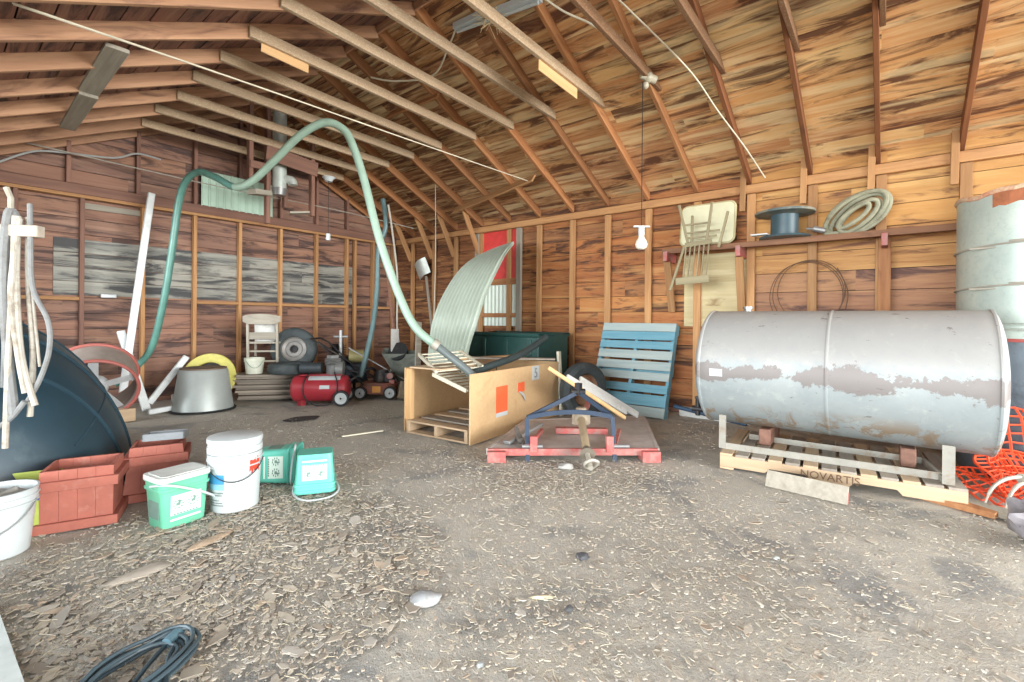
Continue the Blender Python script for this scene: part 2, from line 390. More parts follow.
b = MB(); b.box((WX - 0.012, 1.67, 1.55), (0.02, 0.74, 0.9)); part('pale_boards', b, 'pale_boards', wr, True, label='pale boards nailed on the wall under the shelf')

gw = thing('wall_back', 'dark red board gable wall with grey boards across its middle', 'wall', (3, GY, 0), kind='structure')
o = board_wall('siding', 'gable_boards', ('y', GY), (-0.1, WX + 0.1), lambda q: roof_z(q) + 0.1, 0.2)
o.parent = gw; o.matrix_local = basis(gw).inverted()
b = MB(); b.prism([(-0.1, 0), (WX + .1, 0), (WX + .1, EAVE + .4), (RX, RZ + .5), (-0.1, EAVE + .4)], 0, 0.02, Matrix.Translation((0, GY + 0.08, 0)) @ Matrix.Rotation(pi / 2, 4, 'X')); part('backing', b, 'backing', gw, True)
b = MB(); b.box((1.49, GY - 0.10, 1.425), (0.16, 0.02, 0.05)); WO = b
b = MB()
for i in range(4): b.box((3.03, GY - 0.012, 1.424 + 0.178 * i + 0.086), (4.1, 0.02, 0.172))
part('grey_boards', b, 'grey_boards', gw, True, label='weathered grey boards across the middle of the gable wall')
for x in (0.04, 0.65, 1.23, 1.85, 2.46, 3.07, 3.7, 4.33, 4.93, 5.1, 5.5, 5.98):
    timber('stud', (x, GY - 0.06, 0), (x, GY - 0.06, 2.66), 0.045, 0.088, 'stud' if x > 1.5 else 'stud_dark', gw, (0, 1, 0))
for x in (0.5, 1.1, 1.79, 2.46, 3.07, 3.7, 4.33, 4.93):
    timber('gable_stud', (x, GY - 0.06, 2.8), (x, GY - 0.06, roof_z(x) + 0.06), 0.045, 0.088, 'stud_dark', gw, (0, 1, 0))
timber('gable_beam', (-0.05, GY - 0.07, 2.74), (WX, GY - 0.07, 2.75), 0.11, 0.13, 'stud_dark', gw)
timber('gable_beam', (-0.05, GY - 0.08, 2.655), (WX, GY - 0.08, 2.665), 0.10, 0.04, 'stud', gw)
for a, c in ((0.67, 1.21), (2.48, 3.05), (3.09, 3.68), (3.72, 4.31), (4.35, 4.91), (5.12, 5.48), (5.52, 5.96)):
    timber('nailer', (a, GY - 0.055, 1.38), (c, GY - 0.055, 1.38), 0.075, 0.045, 'stud', gw)
timber('pale_strip', (1.26, GY - 0.02, 2.56), (1.83, GY - 0.02, 2.56), 0.025, 0.075, 'grey_wood', gw, label='bleached strip of board under the beam')
timber('sill_plate', (0, GY - 0.05, 0.03), (WX, GY - 0.05, 0.03), 0.09, 0.06, 'stud_dark', gw)

lw = thing('wall_left', 'board wall beside the open side door', 'wall', (-0.06, 5, 0), kind='structure')
for a_, b_ in ((2.80, 3.2), (7.0, GY)):   # unseen wall left open between the pieces to let light reach the far end
    o = board_wall('siding', 'gable_boards', ('x', -0.10), (a_, b_), lambda q: EAVE, 0.2); o.parent = lw; o.matrix_local = basis(lw).inverted()
timber('opening_header', (-0.06, 3.2, 2.55), (-0.06, 7.0, 2.55), 0.06, 0.28, 'stud_dark', lw)
timber('door_post', (-0.02, 2.86, 0), (-0.02, 2.86, EAVE), 0.1, 0.1, 'white_paint', lw, (0, 1, 0), label='white painted door post')
timber('top_plate', (-0.03, -2.9, 2.72), (-0.03, GY, 2.72), 0.09, 0.1, 'stud', lw)

cl = thing('ceiling', 'gabled board roof on rafters and collar ties', 'roof', (RX, 3, EAVE), kind='structure')
def roof_boards(x0, x1, mat):
    mb = MB(); n = int(round(abs(x1 - x0) / 0.172)); sg = 1 if x1 > x0 else -1; hd = 0.125
    i0 = math.floor(min(x0, x1) / 0.172); i1 = math.ceil(max(x0, x1) / 0.172)
    for i in range(i0, i1):
        a, c = max(i * 0.172 + 0.005, min(x0, x1)), min(i * 0.172 + 0.167, max(x0, x1))
        if c - a < 0.02: continue
        j = random.uniform(0, 0.006)
        za, zc = roof_z(a) + hd + j, roof_z(c) + hd + j
        mb.add([(a, -2.9, za), (c, -2.9, zc), (c, GY + .05, zc), (a, GY + .05, za), (a, -2.9, za + .022), (c, -2.9, zc + .022), (c, GY + .05, zc + .022), (a, GY + .05, za + .022)],
               [(3, 2, 1, 0), (4, 5, 6, 7), (0, 1, 5, 4), (1, 2, 6, 5), (2, 3, 7, 6), (3, 0, 4, 7)])
    o = part('roof_boards', mb, mat, cl); o.matrix_local = basis(cl).inverted(); return o
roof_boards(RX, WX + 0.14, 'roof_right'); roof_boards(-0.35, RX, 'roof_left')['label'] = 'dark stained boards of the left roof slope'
b = MB()
for x0, x1 in ((RX, WX + 0.4), (RX, -0.5)):
    z0, z1 = roof_z(RX) + .19, roof_z(x1) + .19
    b.add([(x0, -3, z0), (x1, -3, z1), (x1, GY + .1, z1), (x0, GY + .1, z0), (x0, -3, z0 + .02), (x1, -3, z1 + .02), (x1, GY + .1, z1 + .02), (x0, GY + .1, z0 + .02)],
          [(3, 2, 1, 0), (4, 5, 6, 7), (0, 1, 5, 4), (1, 2, 6, 5), (2, 3, 7, 6), (3, 0, 4, 7)])
part('roof_backing', b, 'backing', cl, True)
for i, y in enumerate(RY):
    h = 0.125
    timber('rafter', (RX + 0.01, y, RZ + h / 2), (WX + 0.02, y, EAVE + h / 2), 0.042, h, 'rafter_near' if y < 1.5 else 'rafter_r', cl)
    timber('rafter', (RX - 0.01, y, RZ - 0.065 + h / 2), (-0.3, y, roof_z(-0.3) + h / 2), 0.042, h, 'rafter_l', cl)
timber('ridge_board', (RX, -2.9, RZ + 0.05), (RX, GY, RZ + 0.05), 0.022, 0.15, 'rafter_l', cl)
tie_r = {0.09: 4.9, 0.68: 4.9, 1.29: 4.78, 1.9: 4.74, 2.54: 4.72, 3.14: 4.65, 3.72: 4.58, 4.33: 4.55, 4.94: 4.5, 5.57: 4.53, 6.19: 4.55, 6.78: 4.5, 7.4: 4.5}
for y, xr in tie_r.items():
    timber('collar_tie', (1.70 + random.uniform(-.03, .03), y - 0.043, 3.615), (xr, y - 0.043, 3.585), 0.04, 0.098, 'tie' if y > 2.2 else 'tie_shaded', cl)
timber('brace_board', (5.56, 5.72, 2.99), (5.26, 3.84, 3.13), 0.025, 0.13, 'stud', cl, (0.7, 0, 1))
timber('brace_board', (3.76, 5.12, 3.80), (3.77, 4.16, 3.80), 0.025, 0.07, 'rafter_r', cl, (0.5, 0, 1))
timber('plywood_scrap', (3.5, 2.515, 3.515), (4.18, 2.515, 3.50), 0.012, 0.125, 'fresh_wood', cl, label='pale plywood scrap nailed along a tie')
timber('plywood_scrap', (1.83, 4.305, 3.545), (2.26, 4.305, 3.53), 0.012, 0.10, 'fresh_wood', cl, label='small pale board nailed under a tie')
timber('rot_plank', (0.88, 4.45, roof_z(.88) - .015), (0.9, 5.6, roof_z(.9) - .015), 0.14, 0.03, 'grey_wood', cl, (0, 0, 1), label='grey rotten plank nailed across the left rafters')
timber('rot_plank', (0.9, 5.55, roof_z(.9) - .045), (0.94, 6.85, roof_z(.94) - .02), 0.13, 0.03, 'grey_wood', cl, (0, 0, 1), label='second grey rotten plank across the left rafters')

# boarded window on the right wall, green sheet on the gable
wn = thing('window_1', 'boarded up window with red sheet above pale corrugated panel', 'window', (WX - 0.02, 5.2, 1.0), kind='structure')
b = MB(); b.box((WX - 0.02, 5.2, 2.25), (0.012, 0.86, 0.82)); part('red_panel', b, plain('red_sheet', (206, 62, 58), 0.5, dirt=(176, 74, 64), damt=0.3), wn, True, label='red sheet')
b = MB(); G = [[(WX - 0.02 + (0.006 if (i // 2) % 2 else -0.006), 4.78 + 0.84 * i / 40, z) for i in range(41)] for z in (1.06, 1.80)]
b.sheet(G, 0.003, False); part('corrugated_panel', b, plain('pale_green_fibreglass', (206, 220, 206), 0.35, var=0.05), wn, True)
timber('crosspiece', (WX - 0.05, 4.75, 1.80), (WX - 0.05, 5.66, 1.80), 0.03, 0.1, 'rafter_r', wn)
timber('crosspiece', (WX - 0.05, 4.75, 1.24), (WX - 0.05, 5.66, 1.24), 0.03, 0.07, 'rafter_r', wn)
timber('jamb', (WX - 0.05, 5.62, 0.9), (WX - 0.05, 5.62, 2.66), 0.06, 0.09, 'grey_wood', wn, (0, 1, 0))
timber('jamb', (WX - 0.05, 4.70, 0.9), (WX - 0.05, 4.70, 2.66), 0.06, 0.09, 'grey_wood', wn, (0, 1, 0))
b = MB(); G = [[(2.52 + 1.02 * i / 80, GY - 0.115 - (0.012 if i % 8 in (0, 1) else 0), z) for i in range(81)] for z in (2.80, 3.32)]
b.sheet(G, 0.002, False)
single('metal_sheet', b, plain('pale_green_sheet_metal', (178, 206, 188), 0.45, 0.1, var=0.04), 'pale green ribbed metal sheet standing on the gable beam', 'sheet')
# ------------------------------------------------------------------ the big silver tank, its pallet and cradle
k = NT('chalky_silver_paint'); v = k.coords(rnd=False)
n1 = k.noise(v, 1.6, 6, 0.7, 0.3); n2 = k.noise(v, 9, 6, 0.72, 0.5)
tc = k.n('ShaderNodeTexCoord'); sp = k.n('ShaderNodeSeparateXYZ'); k.l(tc.outputs['Object'], sp.inputs[0])
col = k.mix(k.remap(n1, 0.35, 0.65), lin((152, 160, 160)), lin((136, 145, 147)))
col = k.mix(k.remap(n2, 0.55, 0.72, 0, 0.5), col, lin((182, 188, 182)))
# old primer showing along the top, a ragged stripe of bare metal along the side, rust low down
top = k.math('ADD', k.remap(sp.outputs[2], 0.64, 0.92), k.math('MULTIPLY', k.math('SUBTRACT', n2, 0.5), 1.2))
col = k.mix(k.remap(top, 0.55, 0.9, 0, 0.55), col, lin((166, 162, 158)))
band = k.math('SUBTRACT', 1.0, k.math('MULTIPLY', k.math('ABSOLUTE', k.math('SUBTRACT', sp.outputs[2], 0.75)), 10.0))
band = k.math('ADD', band, k.math('MULTIPLY', k.math('SUBTRACT', n1, 0.47), 4.2)); band = k.math('ADD', band, k.math('MULTIPLY', k.math('SUBTRACT', n2, 0.5), 2.2))
col = k.mix(k.remap(band, 0.5, 0.62, 0, 0.9), col, lin((118, 111, 108)))
v2 = k.coords((3, 3.2, 2.2), rnd=False); n3 = k.noise(v2, 1.3, 7, 0.72, 0.8)
low = k.math('MULTIPLY', k.remap(n3, 0.49, 0.55), k.remap(sp.outputs[2], 0.52, 0.40))
col = k.mix(k.math('MULTIPLY', low, 0.8), col, lin((132, 108, 80)))
n5 = k.noise(k.coords((2, 9, 30), rnd=False), 1.0, 4, 0.6, 1.5)
col = k.mix(k.remap(n5, 0.67, 0.71, 0, 0.7), col, lin((92, 82, 76)))
k.bump(n2, 0.12, 0.01); M['tank'] = k.done(col, 0.5, 0.1)
TX, TZ, TR, T0, T1 = 4.55, 0.762, 0.494, -0.545, 1.24
tk = thing('storage_tank', 'large silver cylinder tank with peeling paint lying on a wooden pallet', 'tank', (TX, 0.3475, 0.0))
mt = Matrix.Translation((0, 0, TZ)) @ Matrix.Rotation(-pi / 2, 4, 'X')   # lathe axis along +y
L = (T1 - T0)
b = MB(); pr = [(0, -L / 2 - 0.075)] + [(TR * sin(a), -L / 2 - 0.075 * cos(a)) for a in [i * pi / 2 / 10 for i in range(1, 11)]]
pr += [(TR, -L / 2 + L * i / 24) for i in range(1, 24)] + [(TR * sin(a), L / 2 + 0.09 * cos(a)) for a in [pi / 2 - i * pi / 2 / 10 for i in range(0, 10)]] + [(0, L / 2 + 0.09)]
b.lathe(pr, 72, mt); part('shell', b, 'tank', tk)
for yy in (0.0,):
    b = MB(); b.lathe([(TR, yy - 0.012), (TR + 0.004, yy - 0.006), (TR + 0.004, yy + 0.006), (TR, yy + 0.012)], 72, mt); part('weld_seam', b, 'tank', tk)
for yy in (-L / 2, L / 2):
    b = MB(); b.lathe([(TR, yy - 0.012), (TR + 0.006, yy - 0.006), (TR + 0.006, yy + 0.006), (TR, yy + 0.012)], 72, mt); part('end_rim', b, 'tank', tk)
b = MB(); b.cyl((0, 0.62, TZ + TR - 0.01), (0, 0.62, TZ + TR + 0.025), 0.03); b.cyl((0, 0.62, TZ + TR + 0.02), (0, 0.62, TZ + TR + 0.04), 0.04); part('filler_cap', b, 'steel', tk)
b = MB(); a0 = radians(-2); q = [(TR + 0.003) * cos(a0), (TR + 0.003) * sin(a0)]
G = [[(-(TR + 0.003) * cos(a0 + t), L / 2 - 0.19 + 0.10 * s_, TZ + (TR + 0.003) * sin(a0 + t)) for s_ in (0, 1)] for t in [-0.06 + 0.03 * i for i in range(5)]]
b.sheet(G, 0.002); part('label', b, 'white_plastic', tk, label='small white label')
# outlet valve on the far end
b = MB(); b.cyl((0, L / 2 + 0.05, 0.34), (0, L / 2 + 0.2, 0.34), 0.028); b.cyl((0, L / 2 + 0.15, 0.28), (0, L / 2 + 0.15, 0.44), 0.022); b.box((0, L / 2 + 0.15, 0.45), (0.09, 0.03, 0.02)); part('valve', b, 'black_iron', tk)

def pallet(name, label, loc, rot, L, W, nb, mat, gap_boards=None, group=None, mats=None, bottom=True, h=0.125):
    """pallet: boards across W, three notched stringers along L, bottom boards"""
    p = thing(name, label, 'pallet', loc, rot=rot, group=group)
    for j, y in enumerate((-W / 2 + 0.02, 0, W / 2 - 0.02)):
        b = MB(); H = h - 0.036; z0 = 0.018; nt = 0.38 * H
        xs = [-L / 2, -L / 2 + .22 * L, -L / 2 + .24 * L, -L / 2 + .40 * L, -L / 2 + .42 * L, -L / 2 + .58 * L, -L / 2 + .60 * L, -L / 2 + .76 * L, -L / 2 + .78 * L, L / 2]
        poly = [(xs[0], z0), (xs[1], z0), (xs[2], z0 + nt), (xs[3], z0 + nt), (xs[4], z0), (xs[5], z0), (xs[6], z0 + nt), (xs[7], z0 + nt), (xs[8], z0), (xs[9], z0), (L / 2, z0 + H), (-L / 2, z0 + H)]
        b.prism(poly, -0.02, 0.02, Matrix.Translation((0, y, 0)) @ Matrix.Rotation(pi / 2, 4, 'X'))
        part('stringer', b, mat, p, bevel=0.003)
    n = nb; bw = L / n * (0.8 if gap_boards is None else gap_boards)
    for i in range(n):
        x = -L / 2 + bw / 2 + (L - bw) * i / (n - 1)
        timber_local('deck_board', (x, -W / 2, h - 0.009), (x, W / 2, h - 0.009), bw, 0.018, (mats[i % len(mats)] if mats else mat), p)
    if bottom:
        for i in range(3):
            x = -L / 2 + 0.05 + (L - 0.1) * i / 2
            timber_local('bottom_board', (x, -W / 2, 0.009), (x, W / 2, 0.009), 0.1, 0.018, mat, p)
    return p
def timber_local(name, p0, p1, wd, ht, mat, parent, up=(0, 0, 1), label=None):
    o = timber(name, p0, p1, wd, ht, mat, None, up); o.parent = parent
    if label: o['label'] = label
    return o
pt = pallet('pallet', 'long tan wooden pallet with stencilled letters under the silver tank', (4.5, 0.36, 0), (0, 0, radians(-85)), 1.44, 0.98, 13, 'pallet_tan', 0.82, mats=['pallet_tan', 'pallet_grey', 'pallet_grey', 'pallet_tan', 'pallet_grey'])
M['stencil'] = plain('faded_stencil_ink', (112, 88, 68), 0.8)
lettering('NOVARTIS', 0.074, 'stencil', pt, Matrix.Translation((0.0, -0.505, 0.066)) @ Matrix.Rotation(pi / 2, 4, 'X'))
cr = thing('cradle_frame', 'white painted angle iron frame with two upright posts under the tank', 'frame', (4.3, 0.37, 0.125))
def angle(p0, p1, w_, inv=1):
    b = MB(); b.beam(Vector(p0) + Vector((0, 0, w_ / 2)), Vector(p1) + Vector((0, 0, w_ / 2)), 0.007, w_); b.beam(Vector(p0) + Vector((inv * w_ / 2, 0, 0.004)), Vector(p1) + Vector((inv * w_ / 2, 0, 0.004)), w_, 0.007); return b
WP = plain('chipped_white_iron', (148, 146, 136), 0.5, 0.1, dirt=(134, 112, 92), damt=0.4, dscale=14)
part('rail', angle((4.08, 1.05, 0.127), (4.2, -0.30, 0.127), 0.05), WP, cr, True)
part('rail', angle((4.56, 0.95, 0.127), (4.60, -0.22, 0.127), 0.045), WP, cr, True)
b = MB(); b.box((4.085, 1.05, 0.265), (0.02, 0.05, 0.27)); b.box((4.11, 1.07, 0.265), (0.05, 0.008, 0.27)); part('upright', b, WP, cr, True)
b = MB(); b.box((4.10, -0.31, 0.255), (0.012, 0.062, 0.25)); b.box((4.13, -0.335, 0.255), (0.055, 0.01, 0.25)); part('upright', b, WP, cr, True)
b = MB(); b.beam((4.12, -0.29, 0.15), (4.6, -0.21, 0.15), 0.02, 0.045); part('cross_bar', b, WP, cr, True)
for y in (0.80, -0.12):
    timber('bearer', (4.40, y, 0.196), (4.82, y, 0.196), 0.09, 0.135, 'stud_dark', cr)
b = MB(); b.beam((3.74, 0.665, 0.055), (3.69, 0.19, 0.055), 0.022, 0.115, (0.45, 0, 1))
gp = single('grey_plank', b, 'grey_wood', 'short grey plank with a red end propped against the pallet', 'plank', bevel=0.002)
b = MB(); b.beam((3.697, 0.245, 0.038), (3.691, 0.188, 0.038), 0.026, 0.07, (0.45, 0, 1)); part('painted_end', b, 'red_paint', gp, True, label='red painted end')
b = MB(); b.beam((4.15, -0.2, 0.018), (4.02, -0.52, 0.018), 0.09, 0.036); single('brown_plank', b, 'rafter_r', 'brown board end poking out under the right end of the pallet', 'plank')
b = MB(); b.beam((4.38, -0.15, 0.02), (3.95, -0.72, 0.02), 0.11, 0.034); single('grey_plank', b, 'grey_wood', 'flat grey board on the dirt below the orange netting', 'plank')
b = MB(); b.beam((5.83, 2.0, 0.06), (5.80, 1.2, 0.06), 0.03, 0.12); single('white_plank', b, 'white_paint', 'white board on edge on the floor behind the tank', 'plank')
b = MB(); b.cyl((5.70, 2.02, 0.13), (5.62, 1.2, 0.04), 0.025, n=10); single('blue_pipe', b, plain('blue_pipe', (52, 78, 104), 0.5), 'dark blue pipe sloping down beside the white board', 'pipe')

# ------------------------------------------------------------------ galvanised bin in the right corner
DX, DY, DR = 5.42, -0.955, 0.5
k = NT('galvanised_steel'); v = k.coords(rnd=False); n1 = k.noise(v, 3, 5, 0.7); n2 = k.noise(v, 26, 4, 0.7)
col = k.mix(k.remap(n1, 0.3, 0.7), lin((176, 192, 186)), lin((198, 210, 200))); col = k.mix(k.remap(n2, 0.5, 0.7, 0, 0.4), col, lin((154, 170, 168)))
k.bump(n1, 0.1, 0.01); M['galv'] = k.done(col, 0.42, 0.35)
dm = thing('metal_bin', 'tall pale galvanised cylinder with wire bands at the right edge', 'bin', (DX, DY, 0))
b = MB(); b.lathe([(DR - .03, 0.02), (DR - .012, 0), (DR, 0.01), (DR, 1.03), (DR - .03, 1.03)], 56); part('lower_section', b, plain('blue_grey_steel', (112, 124, 134), 0.5, 0.3, dirt=(86, 92, 100), damt=0.4), dm, label='darker blue grey lower section')
b = MB(); b.lathe([(DR + .004, 1.03), (DR + .012, 1.045), (DR + .004, 1.06)], 56); part('red_ring', b, 'red_paint', dm)
b = MB(); b.lathe([(DR - .02, 1.05), (DR + .008, 1.055), (DR + .008, 2.15), (DR - .01, 2.15), (DR - .02, 2.1)], 56); part('upper_section', b, 'galv', dm)
for z in (1.12, 1.16):
    b = MB(); b.lathe([(DR + .008, z - .012), (DR + .018, z), (DR + .008, z + .012)], 56); part('bead', b, 'galv', dm)
for z in (1.44, 1.75):
    b = MB(); b.tube([((DR + .02) * cos(a), (DR + .02) * sin(a), z + 0.01 * sin(3 * a)) for a in [i * 2 * pi / 48 for i in range(48)]], 0.007, 6, True)
    b.tube([((DR + .026) * cos(a), (DR + .026) * sin(a), z + 0.022) for a in [radians(150) + i * 0.06 for i in range(9)]], 0.009, 6)
    b.cyl((DR * cos(2.45), DR * sin(2.45), z - 0.01), (DR * cos(2.3) * 1.12, DR * sin(2.3) * 1.25, z - 0.012), 0.007, n=6); part('wire_band', b, 'wire', dm)
b = MB(); G = []
for i in range(15):
    a = radians(138) + radians(60) * i / 14; zb = 2.04 + 0.004 * i + 0.008 * sin(i * 2.1)
    G.append([((DR + .011) * cos(a), (DR + .011) * sin(a), z) for z in (zb, (zb + 2.15) / 2, 2.15)])
b.sheet(G, 0.004); part('rust_patch', b, plain('orange_rust', (170, 104, 68), 0.7, var=0.2, dirt=(126, 78, 54), damt=0.5), dm, label='orange rust patch under the rim')
b = MB(); P = []
for i in range(40):
    a = i * 2 * pi / 40; P.append(((DR + .005) * cos(a), (DR + .005) * sin(a), 2.16 + 0.012 * sin(5 * a) + 0.008 * sin(11 * a)))
b.tube(P, 0.02, 8, True); part('torn_rim', b, plain('torn_pale_lining', (206, 190, 160), 0.8, dirt=(190, 124, 96), damt=0.5, dscale=12), dm)
b = MB(); b.lathe([(0, 2.17), (DR * .6, 2.165), (DR - .02, 2.13)], 40); part('lid', b, 'galv', dm)

# ------------------------------------------------------------------ orange netting, wire tines, grey sack
b = MB(); rr = random.Random(5)
def net(O, U, V, nu, nv, amp, r=0.006):
    O, U, V = Vector(O), Vector(U), Vector(V); N_ = U.cross(V).normalized(); g = {}
    for i in range(nu + 1):
        for j in range(nv + 1):
            p = O + U * (i / nu) + V * (j / nv); q = noise.noise_vector(p * 6) * amp
            g[i, j] = p + q
    for i in range(nu + 1): b.tube([g[i, j] for j in range(nv + 1)], r * 1.5, 4)
    for j in range(nv + 1): b.tube([g[i, j] for i in range(nu + 1)], r, 4)
net((4.60, -0.60, 0.03), (0.42, -0.62, 0.0), (0.16, 0.10, 0.5), 12, 9, 0.05)
net((4.12, -0.50, 0.03), (0.55, -0.42, 0.0), (0.42, 0.18, 0.10), 11, 9, 0.06)
net((4.30, -0.58, 0.06), (0.42, -0.5, 0.05), (0.3, 0.1, 0.16), 10, 9, 0.06)
for q in b.v: q.z = max(q.z, 0.008)
single('safety_netting', b, plain('orange_plastic', (226, 82, 44), 0.45, var=0.1), 'crumpled orange plastic safety netting against the galvanised bin', 'netting')
tn = thing('cultivator_fork', 'pale curved metal tines lying in front of the orange netting', 'fork', (4.25, -0.62, 0.0))
b = MB(); b.cyl((4.32, -0.66, 0.19), (4.45, -0.80, 0.16), 0.03, n=10); part('hub', b, 'wire', tn, True)
for p in ([(4.33, -0.67, 0.2), (4.26, -0.585, 0.185), (4.20, -0.52, 0.13), (4.18, -0.485, 0.03)], [(4.34, -0.69, 0.17), (4.25, -0.635, 0.155), (4.17, -0.59, 0.10), (4.14, -0.565, 0.01)], [(4.36, -0.71, 0.16), (4.26, -0.70, 0.15), (4.15, -0.67, 0.10), (4.11, -0.65, 0.01)]):
    b = MB(); b.tube(p, [0.014, 0.012, 0.01, 0.006], 8, sub=6); part('tine', b, 'wire', tn, True)
b = MB(); b.ball((3.66, -0.66, 0.11), 0.16, 12, (1.0, 0.9, 0.72))
for q in b.v:
    q += noise.noise_vector(q * 9) * 0.06 + noise.noise_vector(q * 24) * 0.02; q.z = max(q.z, 0.004)
single('plastic_sack', b, plain('grey_sack', (150, 146, 150), 0.45, dirt=(112, 108, 112), damt=0.5), 'crumpled grey plastic sack at the right edge', 'sack')

# ------------------------------------------------------------------ shelf on the right wall and what is on it
sh = thing('wall_shelf', 'long plank shelf with red bracket ends on the right wall', 'shelf', (5.95, 0.7, 1.98))
SZ = 2.065
timber('shelf_board', (5.93, -0.54, SZ - 0.02), (5.93, 2.22, SZ - 0.02), 0.25, 0.03, 'shelf_wood', sh)
timber('front_rail', (5.795, -0.54, SZ - 0.03), (5.795, 2.22, SZ - 0.03), 0.028, 0.062, 'shelf_wood', sh)
for y in (2.16, 1.33, 0.03):
    b = MB(); b.beam((6.05, y, SZ - 0.10), (5.72, y, SZ - 0.10), 0.05, 0.12); br = part('bracket_arm', b, 'red_paint', sh, True, bevel=0.004)
    if y > 0.5: timber('diagonal_strut', (5.80, y, SZ - 0.16), (6.04, y + 0.02, SZ - 0.78), 0.04, 0.085, 'stud', sh, (0, 1, 0))
    else: timber('upright_strut', (5.98, y, 1.2), (5.98, y, SZ - 0.04), 0.04, 0.1, 'rafter_r', sh, (0, 1, 0))
fw = 'weathered_chair'
M[fw] = wood('weathered_chair_wood', (132, 124, 96), (156, 146, 116), (100, 92, 70), stain=0.2, rnd=0.1)
ch = thing('folding_chair', 'wooden slatted folding chair hanging upside down from the shelf front', 'chair', (5.7, 1.8, 1.56))
CX = 5.70
for p0, p1 in (((CX + .02, 1.99, 2.57), (CX - .005, 1.865, 2.06)), ((CX, 1.60, 2.55), (CX, 1.665, 2.07)), ((CX + .05, 1.44, 2.43), (CX + .02, 1.53, 2.02)), ((CX + .05, 1.84, 2.43), (CX + .03, 1.84, 2.05))):
    timber('leg', p0, p1, 0.026, 0.032, fw, ch, (1, 0, 0))
for z, ya, yb in ((2.16, 1.88, 1.55), (2.22, 1.89, 1.52), (2.32, 1.92, 1.62)): timber('rung', (CX + .02, ya, z), (CX + .02, yb, z), 0.018, 0.02, fw, ch)
timber('seat_rail', (CX - .02, 1.90, 2.07), (CX - .02, 1.60, 2.09), 0.03, 0.055, fw, ch)
for i in range(6):
    y0 = 1.885 - 0.052 * i; timber('slat', (CX - .03, y0, 2.06), (CX - .10, y0 + 0.012, 1.64), 0.012, 0.022, fw, ch, (1, 0, 0))
timber('leg', (CX - .03, 1.90, 2.07), (CX - .12, 2.04, 1.53), 0.026, 0.03, fw, ch, (1, 0, 0))
timber('back_rail', (CX - .10, 1.98, 1.635), (CX - .10, 1.60, 1.655), 0.02, 0.085, fw, ch)
b = MB(); r_ = 0.07; pl = []
for cx_, cy_, a0 in ((0.24, 0.18, 0), (-0.24, 0.18, 90), (-0.24, -0.18, 180), (0.24, -0.18, 270)):
    pl += [(cx_ + r_ * cos(radians(a0 + t)), cy_ + r_ * sin(radians(a0 + t))) for t in range(0, 91, 15)]
tl = Matrix.Translation((5.935, 1.72, 2.345)) @ Matrix.Rotation(radians(9), 4, 'Y') @ Matrix(((0, 0, 1, 0), (1, 0, 0, 0), (0, 1, 0, 0), (0, 0, 0, 1)))
tb = thing('folding_table', 'pale cream table top with rounded corners standing on the shelf', 'table', (5.935, 1.72, 2.07))
b.prism(pl, -0.012, 0.012, tl); part('tabletop', b, plain('cream_vinyl', (214, 214, 182), 0.5, var=0.04), tb, True)
b = MB(); b.tube([tl @ Vector((x, y, 0)) for x, y in pl], 0.016, 6, True); part('edge_band', b, plain('tan_edge', (186, 178, 138), 0.5), tb, True)
sp_ = thing('cable_reel', 'black plastic cable reel standing on the wall shelf', 'reel', (5.80, 0.88, SZ))
BP = plain('blue_black_plastic', (62, 84, 92), 0.38, var=0.1, dirt=(92, 108, 110), damt=0.35)
b = MB(); b.lathe([(0, 0), (0.24, 0), (0.245, 0.012), (0.24, 0.02), (0, 0.02)], 48); part('lower_flange', b, BP, sp_)
b = MB(); b.lathe([(0.132, 0.018), (0.132, 0.255)], 40); part('core', b, BP, sp_)
b = MB(); b.lathe([(0, 0.25), (0.14, 0.25), (0.285, 0.262), (0.29, 0.275), (0.285, 0.286), (0.14, 0.275), (0, 0.275)], 48); part('upper_flange', b, plain('dusty_black_plastic', (92, 104, 102), 0.6, dirt=(146, 142, 124), damt=0.5), sp_)
b = MB(); b.box((-0.21, 0.2, 0.03), (0.09, 0.16, 0.012)); 
for q in b.v: q += Vector((5.80, 0.88, SZ + 0.0))
single('paper_scrap', b, 'white_plastic', 'small pale scrap lying by the foot of the reel', 'scrap')
hs = thing('canvas_hose', 'coiled grey canvas hose leaning on the wall above the shelf', 'hose', (5.92, 0.25, SZ))
M['canvas'] = plain('grey_canvas', (146, 146, 124), 0.85, dirt=(112, 110, 90), damt=0.4, scale=20)
b = MB()
for i, (ry, rz_, cy_, cz_, tilt, dx) in enumerate(((0.30, 0.155, 0.27, 2.26, 38, 0), (0.275, 0.135, 0.25, 2.25, 40, .035), (0.25, 0.105, 0.27, 2.235, 36, .07), (0.20, 0.085, 0.24, 2.235, 44, -.03), (0.16, 0.055, 0.28, 2.24, 40, -.055), (0.29, 0.175, 0.25, 2.27, 33, .015))):
    t = radians(tilt); P = []
    for j in range(30):
        a = j * 2 * pi / 30; yy = -ry * cos(a); zz = rz_ * sin(a)
        P.append((5.90 + dx + 0.012 * sin(3 * a + i), cy_ + yy * cos(t) + zz * sin(t), max(SZ + 0.024, cz_ - yy * sin(t) * -1 * -1 + zz * cos(t) if False else cz_ + (-yy) * -sin(t) * -1 + zz * cos(t))))
    b.tube(P, 0.022, 8, True)
part('hose_loops', b, 'canvas', hs, True)
b = MB(); b.cyl((5.86, 0.52, 2.12), (5.84, 0.62, 2.15), 0.03, n=12); b.cyl((5.84, 0.62, 2.15), (5.83, 0.68, 2.155), 0.012, n=8); part('coupling', b, 'steel', hs, True)
b = MB()
